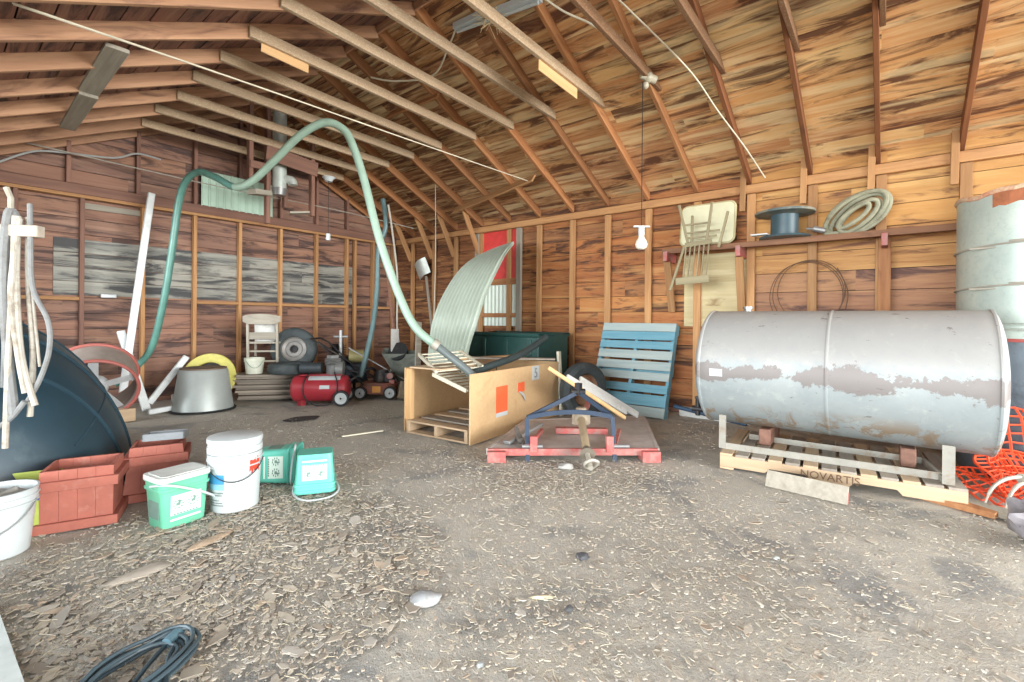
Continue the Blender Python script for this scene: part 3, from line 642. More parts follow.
for r_, dy, dz in ((0.36, 0, 0), (0.34, -0.03, 0.03), (0.37, 0.02, -0.02)):
    b.tube([(6.0 + 0.01 * sin(5 * a), 0.69 + dy + r_ * 0.92 * cos(a), 1.47 + dz + r_ * sin(a)) for a in [i * 2 * pi / 48 for i in range(48)]], 0.004, 5, True)
b.tube([(6.0, 0.42, 1.74), (5.99, 0.33, 1.5), (6.0, 0.35, 1.28), (5.99, 0.40, 1.1)], 0.005, 5, sub=6)
single('wire_coil', b, plain('rusty_wire', (92, 66, 48), 0.7), 'thin rusty wire loop hanging on the wall below the reel', 'wire')

# ------------------------------------------------------------------ things hung from the roof
lb = thing('light_bulb', 'bare white bulb hanging on a long wire before the right wall', 'lamp', (4.38, 1.89, 1.84))
b = MB(); b.cyl((4.38, 1.89, 2.09), (4.38, 1.89, 3.5), 0.004, n=6); part('cord', b, 'black_iron', lb, True)
b = MB(); b.lathe([(0, 0.0), (0.03, 0.003), (0.052, 0.02), (0.06, 0.05), (0.05, 0.085), (0.03, 0.115), (0.024, 0.15), (0.0, 0.15)], 24, Matrix.Translation((4.38, 1.89, 1.86))); part('bulb', b, plain('opal_glass', (214, 212, 196), 0.25, var=0.02), lb, True)
b = MB(); b.cyl((4.38, 1.89, 2.0), (4.38, 1.89, 2.08), 0.03, n=16); b.beam((4.38 - .05, 1.89 + .06, 2.085), (4.38 + .05, 1.89 - .06, 2.085), 0.03, 0.014); part('socket', b, 'white_plastic', lb, True)
b = MB(); ic = Vector((4.42, 1.85, 3.55))
b.ball(ic, 0.05, 8); b.ball(ic + Vector((0, .03, -.07)), 0.035, 8); b.cyl(ic + Vector((-.06, 0.05, 0.02)), ic + Vector((.06, -.05, -.02)), 0.04, n=14)
single('ceramic_insulator', b, plain('grey_porcelain', (176, 170, 150), 0.4), 'pale porcelain insulator at the end of a collar tie', 'insulator')
l2 = thing('pull_cord_lamp', 'porcelain lamp holder with a pull cord under the far ties', 'lamp', (3.48, 6.05, 2.28))
b = MB(); b.lathe([(0, 0), (0.045, 0.0), (0.06, 0.03), (0.09, 0.06), (0.0, 0.065)], 20, Matrix.Translation((3.48, 6.05, 3.05))); part('holder', b, 'white_plastic', l2, True)
b = MB(); b.cyl((3.48, 6.05, 2.32), (3.48, 6.05, 3.06), 0.004, n=6); part('cord', b, 'black_iron', l2, True)
b = MB(); b.cyl((3.48, 6.05, 2.24), (3.48, 6.05, 2.33), 0.03, n=12); part('socket', b, 'white_plastic', l2, True)
ft = thing('fluorescent_light', 'white fluorescent light fixture fixed beneath the roof at the top', 'lamp', (3.4, 2.9, 4.0))
b = MB(); b.beam((3.24, 3.33, 4.02), (3.25, 2.98, 4.01), 0.09, 0.06); part('housing', b, 'white_plastic', ft, True, bevel=0.006)
b = MB(); b.beam((3.28, 2.84, 3.99), (3.33, 2.38, 3.975), 0.10, 0.06); part('housing', b, 'white_plastic', ft, True, bevel=0.006)
b = MB(); b.cyl((3.24, 3.31, 3.975), (3.33, 2.40, 3.93), 0.016, n=10); part('tube', b, 'white_plastic', ft, True)
b = MB()
for i in range(60):
    a = random.uniform(0, 6.28); d = random.uniform(0.06, 0.19); p = Vector((3.27, 2.90, 3.99)); b.tube([p + Vector((random.uniform(-.1, .1), random.uniform(-.12, .12), 0)), p + Vector((d * cos(a), d * sin(a), random.uniform(-0.13, 0.03)))], 0.003, 4)
tag(single('bird_nest', b, plain('nest_straw', (212, 196, 158), 0.9), 'tuft of pale straw nest on the light fixture', 'nest'), kind='thing')
def wire_thing(name, pts, r, mat, label, cat, sub=8):
    b = MB(); b.tube(pts, r, 6, sub=sub); return single(name, b, mat, label, cat)
wc = plain('cream_cable', (206, 200, 178), 0.6)
wire_thing('electric_cable', [(0.30, 3.88, 2.93), (1.6, 3.9, 2.985), (3.2, 3.92, 3.035), (5.30, 3.93, 3.10)], 0.006, wc, 'pale cable strung from top left across the ties to the rafters', 'cable')
wire_thing('electric_cable', [(0.31, 3.95, 2.955), (1.2, 3.97, 3.0), (2.1, 3.95, 3.02), (2.7, 3.93, 3.03)], 0.005, wc, 'second pale cable running beside the long one at top left', 'cable')
wire_thing('steel_wire', [(0.53, 7.8, 3.17), (2.6, 7.6, 3.06), (4.2, 7.2, 2.97), (5.5, 6.7, 2.80)], 0.008, 'wire', 'thin wire stretched across before the gable wall', 'wire')
wire_thing('wall_cable', [(0.45, 7.80, 2.83), (0.75, 7.80, 3.06), (0.98, 7.80, 3.13), (1.5, 7.80, 3.2), (1.75, 7.78, 3.32), (2.0, 7.75, 3.3)], 0.012, plain('grey_cable', (158, 162, 160), 0.6), 'grey cable drooping along the top of the gable wall', 'cable')
wire_thing('rope', [(3.2, 1.92, 3.98), (3.74, 1.73, 3.80), (4.42, 1.46, 3.50), (4.9, 1.33, 3.25), (5.42, 1.2, 3.02), (5.95, 1.1, 2.80)], 0.008, wc, 'pale rope hanging along the near right roof slope', 'rope')
wire_thing('lamp_cord', [(3.15, 4.6, 3.90), (3.3, 4.35, 3.84), (3.5, 3.95, 3.86), (3.36, 3.55, 3.98), (3.24, 3.32, 4.03)], 0.01, wc, 'white cord sagging from the fluorescent light', 'cord')
wire_thing('lamp_cord', [(3.33, 2.38, 3.985), (3.55, 2.28, 3.92), (3.78, 2.15, 3.88), (3.95, 2.05, 3.82)], 0.01, wc, 'white cord from the right end of the fluorescent light', 'cord')
wire_thing('hanging_wire', [(5.05, 5.62, 3.32), (5.05, 5.60, 2.3), (5.04, 5.6, 1.6), (5.02, 5.6, 1.1)], 0.006, 'wire', 'thin wire hanging down left of the curved sheet', 'wire')
# ------------------------------------------------------------------ vent pipe and its hanging frame
vf = thing('timber_rack', 'brown wooden frame hanging from the roof around the vent pipe', 'frame', (3.1, 6.9, 2.8))
for (x, y, z0, z1) in ((2.76, 6.8, 2.95, 4.13), (2.99, 6.8, 2.48, 4.2), (3.64, 6.8, 2.7, 3.92), (3.45, 7.25, 2.85, 3.95)):
    timber('post', (x, y, z0), (x, y, z1), 0.055, 0.09, 'stud_dark', vf, (0, 1, 0))
timber('cross_board', (2.95, 6.75, 3.47), (3.70, 6.75, 3.40), 0.03, 0.21, 'stud_dark', vf)
timber('cross_board', (2.74, 6.75, 3.25), (3.0, 6.75, 3.25), 0.03, 0.1, 'stud_dark', vf)
timber('ledge_board', (2.74, 6.7, 2.86), (3.0, 6.8, 2.90), 0.16, 0.07, 'grey_wood', vf)
timber('ledge_board', (3.38, 6.95, 2.72), (3.65, 6.85, 2.76), 0.12, 0.03, 'grey_wood', vf)
vp = thing('vent_pipe', 'white sheet metal vent pipe with side elbow below the roof', 'pipe', (3.25, 7.0, 2.98))
b = MB(); b.cyl((3.25, 7.0, 3.03), (3.25, 7.0, 4.28), 0.095, n=24); part('pipe', b, plain('white_sheet_metal', (196, 206, 200), 0.4, 0.2), vp, True)
b = MB(); b.cyl((3.25, 7.0, 2.96), (3.25, 7.0, 3.06), 0.085, 0.11, 24); part('flared_end', b, 'steel', vp, True)
b = MB(); b.tube([(3.27, 6.99, 3.2), (3.34, 6.92, 3.2), (3.38, 6.88, 3.18), (3.39, 6.87, 3.12)], 0.062, 16, sub=4); part('elbow', b, plain('white_sheet_metal', (200, 208, 202), 0.4, 0.2), vp, True)

# ------------------------------------------------------------------ the long suction hose and other hoses
hose = thing('suction_hose', 'long pale green hose looping over the ties into the particle board crate', 'hose', (2.6, 5.0, 0.4))
HP = [(1.63, 7.57, 0.43), (1.8, 7.33, 0.74), (1.87, 7.11, 1.31), (1.92, 6.96, 1.99), (1.95, 6.85, 2.54), (1.97, 6.67, 2.8), (2.03, 6.43, 2.89), (2.12, 6.16, 2.8), (2.22, 5.87, 2.66), (2.30, 5.61, 2.70), (2.39, 5.26, 2.89), (2.49, 4.9, 3.11), (2.62, 4.64, 3.22), (2.73, 4.48, 3.15), (2.79, 4.39, 2.98), (2.86, 4.28, 2.61), (2.93, 4.1, 1.97), (3.03, 3.89, 1.38), (3.10, 3.72, 1.07), (3.21, 3.54, 0.9)]
CR_ = cat_rom(HP, 6)
n0 = 8 * 6
b = MB(); b.tube([(1.50, 7.6, 0.30), (1.56, 7.6, 0.34)] + CR_[:n0 + 1], 0.040, 12); part('hose_section', b, plain('teal_hose', (88, 134, 124), 0.35, var=0.12), hose, True, label='teal section')
b = MB(); b.tube(CR_[n0:], 0.042, 12); part('hose_section', b, plain('pale_green_hose', (146, 172, 156), 0.35, var=0.08), hose, True, label='pale milky green section')
b = MB(); b.tube([(3.19, 3.56, 0.92), (3.225, 3.52, 0.885)], 0.054, 14); part('clamp', b, 'wire', hose, True)
b = MB(); b.tube([(3.21, 3.54, 0.9), (3.28, 3.45, 0.81), (3.34, 3.34, 0.72), (3.42, 3.22, 0.60)], 0.040, 12, sub=6); part('hose_section', b, plain('dark_grey_hose', (98, 108, 108), 0.4), hose, True, label='dark grey section')
b = MB(); b.tube([(3.45, 3.29, 0.61), (3.76, 3.30, 0.67), (4.20, 3.31, 0.74), (4.57, 3.33, 0.84), (4.83, 3.32, 0.95)], 0.04, 10, sub=6)
single('black_hose', b, plain('black_hose', (52, 66, 68), 0.4), 'thick dark hose arching from the crate over the green tub', 'hose')
b = MB(); b.tube([(4.44, 6.14, 3.02), (4.47, 6.10, 2.6), (4.40, 6.19, 2.23), (4.36, 6.16, 1.6), (4.22, 6.08, 0.99), (3.98, 6.0, 0.30)], 0.038, 10, sub=6)
single('hanging_hose', b, plain('dark_teal_hose', (84, 110, 112), 0.4), 'dark teal hose hanging from a rafter before the back corner', 'hose')
b = MB(); b.tube([(4.40, 5.95, 2.9), (4.52, 6.0, 2.5), (4.70, 6.1, 1.8), (4.72, 6.12, 1.0), (4.86, 6.12, 0.35)], 0.016, 8, sub=6)
single('thin_hose', b, 'wire', 'thin pale hose hanging beside the dark teal one', 'hose')

single('plastic_scrap', WO, 'white_plastic', 'small white oblong lying on the wall rail beneath the grey boards', 'scrap', bevel=0.01)
# ------------------------------------------------------------------ left side: bracket with old straps, dark shell, planters, pails
bk = thing('nailed_bracket', 'wooden board end with upright nails jutting in at the left edge', 'bracket', (0.2, 2.75, 1.46))
timber('board', (0.03, 2.90, 1.50), (0.285, 2.60, 1.49), 0.035, 0.045, 'pallet_grey', bk)
def lerp_b(t): return Vector((-0.09, 3.06, 1.54)).lerp(Vector((0.285, 2.60, 1.53)), t)
for t in (0.62, 0.80): 
    b = MB(); p = lerp_b(t); b.tube([p + Vector((0, 0, -.03)), p + Vector((0, 0, 0.09)), p + Vector((-.012, 0.012, 0.13))], 0.010, 8); part('peg', b, 'grey_wood', bk, True)
SM = plain('chalky_strap', (158, 154, 144), 0.8, var=0.06, scale=40, dirt=(126, 116, 104), damt=0.45, dscale=16)
SG = plain('grey_strap', (112, 114, 114), 0.75, var=0.1, scale=40, dirt=(92, 90, 86), damt=0.4, dscale=16)
def strap(label, pts, r, mat):
    b = MB(); b.tube(pts, r * 0.62, 8, sub=6)
    return single('old_strap', b, mat, label, 'strap', 'old straps hung over the bracket')
ax = Vector((0.6, -0.72, 0)).normalized()     # along the bracket, to the right as seen
def bp(s, z, d=0.0):
    z = 1.5 - (1.5 - z) * .82 if z < 1.5 else z
    return (0.155 + ax.x * s - 0.30 * d, 2.765 + ax.y * s - 0.28 * d, z)
strap('loop of pale strap at the far left end of the bracket', [bp(-0.10, 1.30), bp(-0.075, 1.5, .02), bp(-0.05, 1.57), bp(-.03, 1.45, .03), bp(-0.055, 1.24, .03), bp(-0.10, 1.13, .03)], 0.012, SG)
strap('short white tube strap hanging from the bracket', [bp(.02, 1.62, .01), bp(.035, 1.53, .04), bp(.03, 1.36, .04), bp(.018, 1.10, .04)], 0.018, SM)
strap('long thin strap curving down left of the bundle', [bp(.03, 1.55, .03), bp(-.012, 1.3, .05), bp(-.005, 1.0, .05), bp(.02, 0.78, .05), bp(.05, .66, .06)], 0.013, SG)
strap('wide chalky strap in the middle of the hanging bundle', [bp(.10, 1.54, -.03), bp(.09, 1.56, .03), bp(.085, 1.3, .06), bp(.10, 0.95, .06), bp(.13, .62, .06)], 0.026, SG)
strap('pale pink strap hanging lowest of the bundle', [bp(.11, 1.55, .02), bp(.125, 1.3, .07), bp(.115, .9, .08), bp(.105, .46, .08)], 0.016, SM)
strap('pale strap slanting down right within the bundle', [bp(.12, 1.55, .01), bp(.13, 1.25, .05), bp(.155, .9, .06), bp(.21, .66, .06)], 0.017, SM)
strap('short pale strap ending beside the slanting one', [bp(.13, 1.54, .02), bp(.12, 1.2, .08), bp(.15, .9, .08), bp(.178, .72, .08)], 0.015, SM)
strap('grey hose strap looping out to the right of the bundle', [bp(.16, 1.60, .0), bp(.175, 1.45, .03), bp(.185, 1.22, .03), bp(.245, 1.06, .03), bp(.25, .92, .03), bp(.215, .78, .03), bp(.17, .68, .03)], 0.014, SG)
strap('flat grey strap at the back of the bundle, ending halfway', [bp(.075, 1.55, -.04), bp(.07, 1.3, -.02), bp(.065, .98, -.02), bp(.06, .74, -.02)], 0.02, SG)
strap('pale strap with frayed tip behind the middle of the bundle', [bp(.14, 1.55, -.04), bp(.15, 1.25, -.02), bp(.17, .9, -.02), bp(.16, .60, -.02)], 0.016, SM)
strap('thin frayed cord hanging behind the bundle', [bp(.15, 1.55, -.02), bp(.17, 1.2, -.01), bp(.19, .95, -.01), bp(.2, .84, -.01)], 0.008, SM)
strap('strap end with round white cap curling left at the bottom', [bp(.17, .68, .06), bp(.12, .60, .07), bp(.06, .55, .08), bp(-.02, .53, .08), bp(-.09, .52, .08)], 0.016, SG)
b = MB(); c = Vector(bp(0.03, .50, .12)); b.cyl(c, c + Vector((-.03, -.03, -.02)), 0.026, n=18); single('end_cap', b, plain('cream_cap', (214, 206, 182), 0.5), 'round cream cap hanging at the foot of the straps', 'cap')

k = plain('dark_blue_plastic', (34, 58, 70), 0.42, var=0.2, scale=3, dirt=(58, 80, 88), damt=0.35, dscale=4, bump=0.03); M['shell'] = k
ds = thing('plastic_shell', 'large dark blue plastic shell overturned behind the red planter boxes', 'shell', (0.3, 5.1, 0))
def shell_pt(u, v, r=1.0):      # u along (-1..1), v around from the wall side up and over to the floor
    e = (1 - abs(u) ** 2.6) ** 0.5 if abs(u) < 1 else 0
    a = pi / 2 * v
    x = 0.06 + 0.98 * (0.30 + 0.70 * e) * sin(a) ** 1.0 * r if a > 0 else 0.06
    z = 1.20 * (0.16 + 0.84 * e) * max(cos(a), 0) ** 1.12 * r
    return (x, 5.1 + 1.32 * u, z)
b = MB(); G = [[shell_pt(-0.995 + 1.99 * i / 40, j / 24) for j in range(25)] for i in range(41)]
b.sheet(G, 0.006); part('shell', b, 'shell', ds, True)
for u in (-0.8, -0.52, -0.2, 0.15):
    b = MB(); b.tube([shell_pt(u + 0.10 * t / 20, t / 20, 1.004) for t in range(0, 21)], 0.014, 6); part('rib', b, 'shell', ds, True)
for vv in (0.62,):
    b = MB(); b.tube([shell_pt(-0.9 + 1.7 * t / 30, vv, 1.003) for t in range(31)], 0.008, 6); part('seam', b, 'shell', ds, True)
b = MB(); b.tube([shell_pt(-0.98 + 1.96 * t / 40, 0.995, 1.0) for t in range(41)], 0.022, 8); part('rim', b, 'shell', ds, True)
b = MB(); b.tube([(0.93, 4.35, 0.66), (1.02, 4.6, 0.45), (1.07, 4.7, 0.3), (1.1, 4.75, 0.06)], 0.004, 5, sub=6)

PR = plain('salmon_plank_paint', (158, 92, 78), 0.7, var=0.1, scale=14, dirt=(170, 116, 102), damt=0.36, dscale=16)
def planter(label, loc, rz, wx, wy, h, flare):
    """four walls of upright planks, a trim band around top and bottom, open on top"""
    p = thing('planter_box', label, 'planter', loc, rz, 'red wooden planter boxes')
    def ring(z): f = 1 + flare * (z / h); return wx / 2 * f, wy / 2 * f
    for (sx, sy) in ((0, -1), (1, 0), (0, 1), (-1, 0)):
        b = MB(); n = 4
        for i in range(n):
            a0, a1 = -1 + 2 * i / n + 0.004, -1 + 2 * (i + 1) / n - 0.004; q = []
            for z in (0.005, h):
                x, y = ring(z); th = 0.016
                for a in (a0, a1):
                    if sy: q += [(a * x, sy * y, z), (a * x, sy * (y - th), z)]
                    else: q += [(sx * x, a * y, z), (sx * (x - th), a * y, z)]
            b.add(q, [(0, 1, 3, 2), (4, 6, 7, 5), (0, 2, 6, 4), (1, 5, 7, 3), (0, 4, 5, 1), (2, 3, 7, 6)])
        part('plank_side', b, PR, p)
    for zz, hh in ((0.03, 0.05), (h * 0.76, 0.052)):
        b = MB(); x, y = ring(zz); t = 0.012
        b.box((0, -y - t, zz), (2 * x + 4 * t, 2 * t, hh)); b.box((0, y + t, zz), (2 * x + 4 * t, 2 * t, hh)); b.box((x + t, 0, zz), (2 * t, 2 * y, hh)); b.box((-x - t, 0, zz), (2 * t, 2 * y, hh))
        part('trim_band', b, PR, p, bevel=0.002)
    b = MB(); x, y = ring(h * 0.6); b.box((0, 0, h * 0.6), (2 * x - 0.036, 2 * y - 0.036, 0.02)); part('soil', b, plain('dry_soil', (120, 104, 90), 0.95), p)
    return p
planter('red wooden planter box between the white pail and other planter', (0.575, 3.57, 0), radians(-21), 0.30, 0.27, 0.33, 0.02)
planter('red planter box with grey tray on top behind the green lidded tub', (0.975, 3.76, 0), radians(-20), 0.34, 0.30, 0.335, -0.20)
b = MB(); tm = Matrix.Translation((1.02, 3.78, 0.345)) @ Matrix.Rotation(radians(-25), 4, 'Z') @ Matrix.Rotation(radians(-6), 4, 'X')
b.box((0, 0, 0.004), (0.22, 0.18, 0.006), tm)
for sx, sy in ((0.11, 0), (-0.11, 0)): b.box((sx, 0, 0.022), (0.006, 0.19, 0.045), tm)
for sy in (-0.092, 0.092): b.box((0, sy, 0.022), (0.225, 0.006, 0.045), tm)
single('grey_tray', b, plain('grey_plastic_tray', (128, 134, 138), 0.45), 'shallow grey tray lying on the second red planter box', 'tray')

def pail_profile(r0, r1, h, th=0.004):
    return [(0, 0.003), (r0 - .01, 0.0), (r0, 0.008), (r0 + (r1 - r0) * .78, h * .78), (r1 + .006, h * .785), (r1 + .007, h * .80), (r1 - .001, h * .81), (r1, h * .88), (r1 + .006, h * .885), (r1 + .006, h * .90), (r1, h * .905), (r1 + .002, h - .008), (r1 + .005, h), (r1 - th, h), (r1 - th * 2, h * .7), (r0 - th, .02), (0, .02)]
pw = thing('white_pail', 'white pail with blue label nested in a stack, red smear', 'pail', (1.20, 3.13, 0), group='white plastic pails')
WPL = 'white_plastic'
b = MB(); b.lathe(pail_profile(0.128, 0.146, 0.345), 40); part('body', b, WPL, pw)
def arc_sheet(mb, r, a0, a1, z0, z1, n=10, k_=0.0):
    mb.sheet([[((r + k_ * z) * cos(a), (r + k_ * z) * sin(a), z) for z in (z0, z1)] for a in [a0 + (a1 - a0) * i / n for i in range(n + 1)]], 0.0015)
av = atan2(-3.13, -1.20)      # towards the viewer
kk = 0.018 / 0.345
b = MB(); arc_sheet(b, 0.1295, av - 1.3, av - 0.42, 0.18, 0.235, 10, kk); part('blue_label', b, plain('blue_print', (64, 146, 196), 0.5, var=0.05), pw, label='blue band of the label')
b = MB(); arc_sheet(b, 0.1295, av - 1.3, av - 0.42, 0.145, 0.178, 10, kk); part('blue_label', b, plain('light_blue_print', (138, 192, 214), 0.5, var=0.05), pw, label='light blue band of the label')
for z in (0.05, 0.065, 0.08, 0.11, 0.125):
    b = MB(); arc_sheet(b, 0.1295, av - 1.2, av - 0.55 - 0.1 * sin(z * 90), z, z + 0.005, 8, kk); part('label_text', b, 'steel', pw)
b = MB(); G = []
for i in range(9):
    a = av + 0.55 + 0.5 * i / 8; z = 0.27 + 0.012 * sin(i * 2.3); hgt = 0.02 + 0.022 * abs(sin(i * 1.7 + 1)); G.append([((0.1315 + kk * q) * cos(a), (0.1315 + kk * q) * sin(a), q) for q in (z - hgt, z + hgt)])
b.sheet(G, 0.002); part('red_smear', b, plain('red_smear', (206, 66, 44), 0.5), pw, label='red smear')
b = MB(); P = []
for i in range(17):
    a = av - 1.25 + 2.5 * i / 16; P.append((0.158 * cos(a), 0.158 * sin(a), 0.30 - 0.105 * sin(pi * i / 16) ** 1.0))
b.tube(P, 0.003, 6, sub=2); part('wire_handle', b, 'black_iron', pw)
p2 = thing('white_pail', 'upper white pail nested inside the one with blue label', 'pail', (1.20, 3.13, 0.085), group='white plastic pails')
b = MB(); b.lathe([(0, .06), (0.12, .06), (0.135, .1), (0.138, 0.262), (0.149, 0.264), (0.15, 0.30), (0.144, 0.302), (0.145, 0.322), (0.151, 0.324), (0.150, 0.35), (0.142, 0.354), (0.0, 0.356)], 40); part('body', b, WPL, p2)

GT = plain('mint_green_plastic', (104, 184, 152), 0.4, var=0.06); GT2 = plain('teal_green_plastic', (98, 188, 170), 0.4, var=0.06)
LBL = plain('printed_label_white', (214, 232, 222), 0.5, var=0.03); LBG = plain('printed_label_grey', (112, 142, 132), 0.5)
def rrect(wx, wy, r, n=5):
    pl = []
    for cx_, cy_, a0 in ((wx / 2 - r, wy / 2 - r, 0), (-wx / 2 + r, wy / 2 - r, 90), (-wx / 2 + r, -wy / 2 + r, 180), (wx / 2 - r, -wy / 2 + r, 270)):
        pl += [(cx_ + r * cos(radians(a0 + 90 * t / n)), cy_ + r * sin(radians(a0 + 90 * t / n))) for t in range(n + 1)]
    return pl
def tub(label, rot, loc, mat, lid, handle, wx=0.255, wy=0.205, h=0.255):
    t = thing('plastic_tub', label, 'tub', loc, rot=rot, group='green plastic tubs')
    b = MB(); lev = [(0.0, .84), (0.01, .86), (h * .74, .955), (h * .745, 1.02), (h * .80, 1.03), (h * .805, .975), (h * .9, .985), (h * .905, 1.03), (h - .004, 1.03), (h, 1.0)]
    rings = [[(x * s, y * s, z) for x, y in rrect(wx, wy, 0.032)] for z, s in lev]
    n = len(rings[0]); vs_ = [p for r in rings for p in r] + [(x * .95, y * .95, h) for x, y in rrect(wx, wy, 0.03)] + [(x * .84, y * .84, 0.012) for x, y in rrect(wx, wy, 0.03)]
    R_ = len(rings) + 2; fs = [(i * n + j, i * n + (j + 1) % n, (i + 1) * n + (j + 1) % n, (i + 1) * n + j) for i in range(R_ - 1) for j in range(n)]
    fs += [tuple(range(n - 1, -1, -1)), tuple((R_ - 1) * n + j for j in range(n))]
    b.add(vs_, fs, False); part('body', b, mat, t, bevel=0.002)
    y = -wy / 2 * 0.935 - 0.0; sl = atan2(wy / 2 * 0.115, h * .74)
    fm = Matrix.Translation((0, -wy / 2 * .905, h * .38)) @ Matrix.Rotation(pi / 2 + sl * 0.9, 4, 'X')   # the printed front face
    b = MB(); b.box((0, 0.005, 0.0015), (wx * .60, h * .50, 0.0025), fm); lb_ = part('label', b, LBL, t)
    b = MB(); b.box((0, -h * .155, 0.003), (wx * .60, h * .07, 0.002), fm); b.box((0, -h * .265, 0.003), (wx * .52, h * .02, 0.002), fm); part('green_print', b, mat, lb_)
    b = MB()
    for cx_ in (-wx * .16, wx * .14):
        for j in range(9):
            a = j * 2 * pi / 9; b.box((cx_ + 0.024 * cos(a), h * .085 + 0.022 * sin(a), 0.0032), (0.013, 0.006, 0.002), fm)
        b.box((cx_, h * .085, 0.0032), (0.02, 0.016, 0.002), fm); b.box((cx_ + .006, h * .085 + .008, 0.0034), (0.012, 0.02, 0.002), fm)
    for j in range(8): b.box((-wx * .22 + j * wx * .062, -h * .10, 0.0032), (wx * .045, 0.007, 0.002), fm)
    part('print', b, LBG, lb_)
    b = MB(); sm_ = Matrix.Translation((-wx / 2 * .905, 0, h * .4)) @ Matrix.Rotation(-pi / 2, 4, 'Y'); b.box((0, 0, 0.002), (h * .4, wy * .55, 0.002), sm_); part('side_label', b, LBG, t)
    if lid:
        b = MB(); b.prism([(x * 1.06, y_ * 1.06) for x, y_ in rrect(wx, wy, 0.035)], h - .02, h + .008); b.prism([(x * .9, y_ * .88) for x, y_ in rrect(wx, wy, 0.03)], h + .008, h + .013); part('lid', b, plain('off_white_lid', (206, 210, 206), 0.5, dirt=(182, 186, 182), damt=0.4), t, bevel=0.003, label='off white lid')
    b = MB(); b.tube(handle, 0.0065, 8, sub=6); part('handle', b, WPL, t, label='white handle')
    return t
WXT, HT = 0.255, 0.255
tub('green tub with white lid standing before the red planter boxes', (0, 0, radians(9)), (0.905, 3.15, 0), GT, True, [(-.135, .0, .235), (-.10, -.13, .255), (0.02, -.16, .20), (0.10, -.15, .15), (.135, -.12, .12)], h=0.28)
tub('green tub standing upside down on the dirt, right of the pails', (pi, 0, radians(-32 + 180)), (1.66, 3.02, 0.262), GT2, False, [(-.135, 0, .225), (-.15, -.1, .245), (-.09, -.2, .253), (0.04, -.22, .252), (.12, -.12, .245), (.136, 0, .225)])
tub('teal tub lying on its side between white pails and upturned tub', (radians(0), radians(90), radians(-40)), (1.50, 3.46, 0.122), GT2, False, [(-.13, 0, .22), (-.15, -.12, .25), (-.06, -.2, .25), (.06, -.2, .24), (.13, -.1, .23), (.136, 0, .22)])

bw = thing('white_pail', 'dirty white pail full of grey scraps at the left edge', 'pail', (0.222, 3.37, 0), group='white plastic pails')
b = MB(); b.lathe(pail_profile(0.118, 0.146, 0.315), 36); part('body', b, WPL, bw)
b = MB(); b.lathe([(0, .285), (.07, .30), (.138, .27)], 20)
for q in b.v: q += noise.noise_vector(q * 22) * 0.02
part('contents', b, plain('grey_scraps', (150, 148, 140), 0.9, var=0.25, scale=18), bw)
b = MB(); P = [(0.152 * cos(a), 0.152 * sin(a), 0.255 - 0.13 * sin((a - av + 1.4) / 2.8 * pi)) for a in [av - 1.4 + 2.8 * i / 14 for i in range(15)]]
b.tube(P, 0.003, 6); part('wire_handle', b, 'steel', bw)
lg = thing('lime_crate', 'lime green crate with a blue strip behind the white pail', 'crate', (0.34, 3.66, 0), radians(-20))
b = MB()
for sx, sy, lx, ly in ((0, -.125, .27, .012), (0, .125, .27, .012), (-.13, 0, .012, .25), (.13, 0, .012, .25)): b.box((sx, sy, .14), (lx, ly, .28))
b.box((0, 0, .01), (.26, .25, .02)); part('body', b, plain('lime_plastic', (160, 176, 84), 0.5), lg, bevel=0.003)
b = MB(); b.box((0, -.132, .2), (.268, .004, .03)); b.box((.137, 0, .2), (.004, .25, .03)); part('stripe', b, plain('blue_stripe', (44, 80, 150), 0.5), lg, label='blue strip')

# cable coil on the ground at the bottom left, white door sill
CB = plain('grey_blue_cable', (62, 78, 86), 0.45, var=0.15)
b = MB(); rr = random.Random(11)
for i in range(7):
    rx_, ry_ = 0.15 + 0.025 * rr.random(), 0.085 + 0.02 * rr.random(); ox, oy = rr.uniform(-.03, .03), rr.uniform(-.02, .02); ph = rr.uniform(0, 6)
    P = []
    for j in range(26):
        a = j * 2 * pi / 26; x = rx_ * cos(a); y = ry_ * sin(a); rot_ = radians(14 + rr.uniform(-1, 1) + i * 2)
        P.append((0.42 + ox + x * cos(rot_) - y * sin(rot_), 1.87 + oy + x * sin(rot_) + y * cos(rot_), 0.012 + 0.006 * i + 0.012 * abs(sin(a * 2 + ph))))
    b.tube(P, 0.0068, 7, True)
for p in ([(0.54, 1.95, .03), (0.45, 1.85, .035), (0.38, 1.78, .02), (0.28, 1.65, .012)], [(0.56, 1.93, .03), (0.51, 1.85, .03), (0.48, 1.76, .02), (0.44, 1.6, .012)]): b.tube(p, 0.0075, 7, sub=6)
cc = thing('cable_coil', 'coil of dark grey cable on the dirt at the bottom left', 'cable', (0.42, 1.87, 0))
part('loops', b, CB, cc, True)
b = MB(); b.tube([(0.525, 1.925, .04), (0.56, 1.95, .045), (0.575, 1.96, .04)], 0.018, 10); part('binding', b, plain('blue_tape', (86, 116, 128), 0.5), cc, True)
b = MB(); b.beam((-0.02, 2.78, 0.04), (0.02, 1.2, 0.04), 0.38, 0.08); tag(part('trim_1', b, plain('white_sill', (176, 184, 182), 0.6)), 'white concrete door sill at the bottom left corner', 'door sill', kind='structure')
